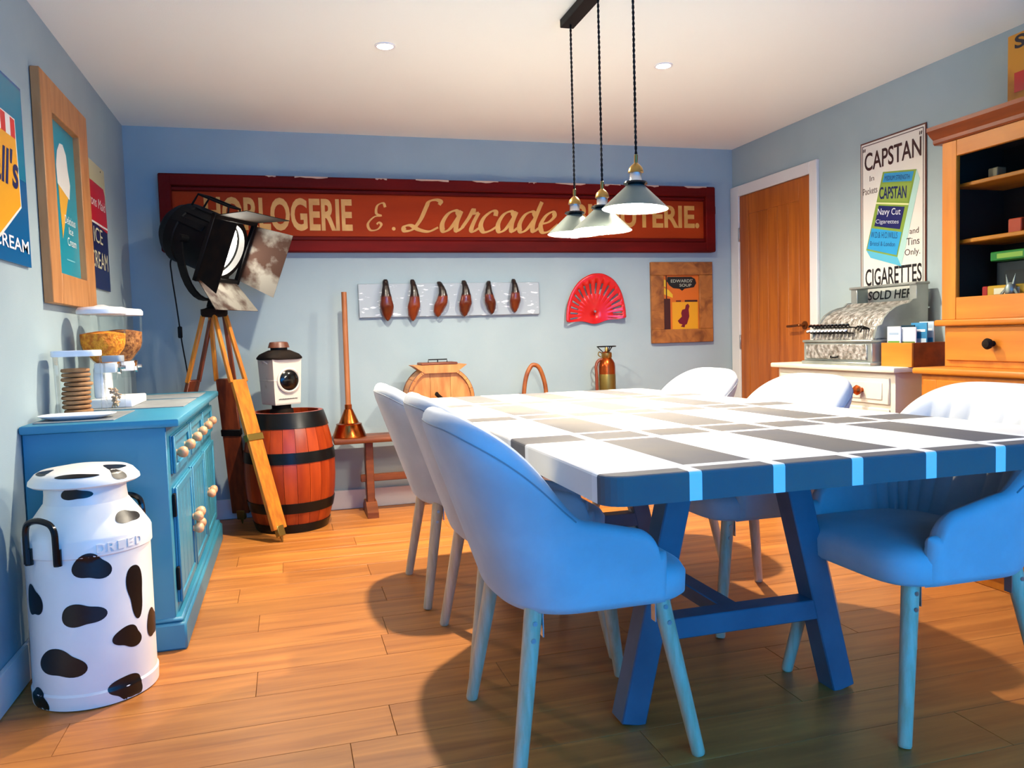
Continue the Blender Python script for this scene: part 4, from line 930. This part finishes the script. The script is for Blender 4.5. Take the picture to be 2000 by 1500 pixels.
# glazed upper part, open box
u0, u1 = ye-.006, yn+.02
box_obj('side_panel', pine_v, pc, UX+.022, W-.02, u0-.012, u0, 1.106, 1.888); box_obj('side_panel', pine_v, pc, UX+.022, W-.02, u1, u1+.012, 1.106, 1.888)
box_obj('side_shade_sheet', inside_shade, pc, UX+.022, W-.02, u0-.02, u0-.012, 1.106, 1.888); box_obj('side_shade_sheet', inside_shade, pc, UX+.022, W-.02, u1+.012, u1+.02, 1.106, 1.888)  # added dark sheets over the pine sides, painting in the interior shade
box_obj('back_panel', inside_shade, pc, W-.02, W-.004, u1, u0, 1.106, 1.888); box_obj('upper_top', inside_shade, pc, UX+.022, W-.02, u1+.02, u0-.02, 1.87, 1.888); box_obj('upper_floor', pine, pc, UX+.022, W-.02, u1+.02, u0-.02, 1.106, 1.195)  # back and top boards carry the same painted-in shade
mid_ = (u0+u1)/2
for a, b in ((mid_+.001, u0), (u1, mid_-.001)):
    gd = box_obj('glazed_door', pine_v, pc, UX, UX+.022, b-.078, b, 1.106, 1.888, bev=.002)
    box_obj('stile', pine_v, gd, UX, UX+.022, a, a+.078, 1.106, 1.888, bev=.002)
    box_obj('rail', pine, gd, UX+.0004, UX+.022, a+.078, b-.078, 1.106, 1.203, bev=.002); box_obj('rail', pine, gd, UX+.0004, UX+.022, a+.078, b-.078, 1.818, 1.888, bev=.002)
    box_obj('pane', pane_m, gd, UX+.010, UX+.013, a+.078, b-.078, 1.203, 1.818)
for z in (1.44, 1.685): box_obj('shelf', pine, pc, UX+.045, W-.02, u1+.02, u0-.02, z, z+.018, bev=.003)
cor = [(UX-.004, 1.888), (UX-.012, 1.895), (UX-.012, 1.91), (UX-.03, 1.925), (UX-.048, 1.945), (UX-.048, 1.962), (UX-.03, 1.966), (W-.004, 1.966), (W-.004, 1.888)]
MB().prism(cor, basis((1,0,0), (0,0,1), (0,-1,0)), -(ye+.034), -(yn-.03)).build('cornice', pine_dark, pc, ang=25)
# things on its shelves
def small_box(name, lab, cat, x, y, z, dx, dy, dz, c1, strip=None, group='keepsakes on the cupboard shelves'):
    t = thing(name, lab, cat, (x, y, z), group)
    box_obj('box_body', flat(c1), t, x-dx/2, x+dx/2, y-dy/2, y+dy/2, z, z+dz, bev=.004)
    if strip: box_obj('box_label', flat(strip), t, x-dx/2-.001, x-dx/2, y-dy*.3, y+dy*.32, z+dz*.25, z+dz*.75)
    return t
SZ = 1.195
small_box('toy_truck_box', 'yellow and red toy box on the bottom shelf of the pine cupboard', 'toy box', 3.83, -2.565, SZ, .07, .20, .05, '#c89a28', '#e6dcc0')
small_box('end_block', 'red end block beside the yellow toy box', 'toy', 3.83, -2.448, SZ, .06, .03, .05, '#a81c18')
small_box('green_tin', 'long green tin lying on a blue box in the pine cupboard', 'tin', 3.86, -2.56, SZ+.155, .09, .20, .04, '#1c7a28', '#8ab040')
small_box('display_box', 'dark blue display box under the green tin', 'box', 3.915, -2.56, SZ, .085, .24, .154, '#10202c', '#0a0e14')
small_box('red_tin', 'small square red tin on the middle shelf', 'tin', 3.85, -2.575, 1.458, .06, .065, .062, '#b8401c')
small_box('cream_carton', 'small cream carton on the top shelf', 'carton', 3.86, -2.452, 1.703, .05, .05, .05, '#8a7a58')
tm = thing('brass_model', 'small gilt model standing at the middle shelf centre', 'ornament', (3.84, -2.70, 1.458), 'keepsakes on the cupboard shelves')
MB().box(3.81, 3.87, -2.76, -2.65, 1.458, 1.475, .003).build('plinth', black, tm); MB().lathe([(.02, 0), (.026, .01), (.012, .03), (.02, .05), (.004, .065)], c=(3.84, -2.70, 1.474), n=16).build('figure', brass_d, tm)
ro = thing('toy_creature', 'small grey spiky toy figure in front of the yellow toy box', 'toy', (3.775, -2.60, SZ), 'keepsakes on the cupboard shelves')
MB().lathe([(.012, 0), (.020, .012), (.024, .03), (.016, .05), (.004, .058)], c=(3.775, -2.60, SZ), n=14).build('torso', silver_p, ro)
for dy in (-.012, .012): MB().cyl((3.775, -2.60+dy, SZ+.05), (3.775, -2.60+dy*1.9, SZ+.092), .007, .001, 8).build('ear', silver_p, ro)
for dy, dz in ((-.03, .02), (.03, .02)): MB().tube([(3.775, -2.60, SZ+.03), (3.77, -2.60+dy*.8, SZ+.025), (3.765, -2.60+dy*1.4, SZ+.004)], .006, 6).build('leg', silver_p, ro)
cr_ = thing('yellow_crate_sign', 'yellow wooden box with black letters and red patch on top of the pine cupboard', 'box', (3.86, -2.72, 1.966))
box_obj('box_body', mat('yellow_worn', '#c07f1c', .6, c2='#8a4a10', scale=6, lo=.5, hi=.75), cr_, 3.83, 3.95, -2.93, -2.525, 1.966, 2.275, bev=.003)
F = Face(M_RIGHT((3.83, -2.525, 1.966)), cr_)
F.text('S', .035, .245, .085, .30, .0006, flat('#14101c'), bold=.03); F.rect(.035, .07, .30, .15, .0006, flat('#b81410'), 'red_patch')
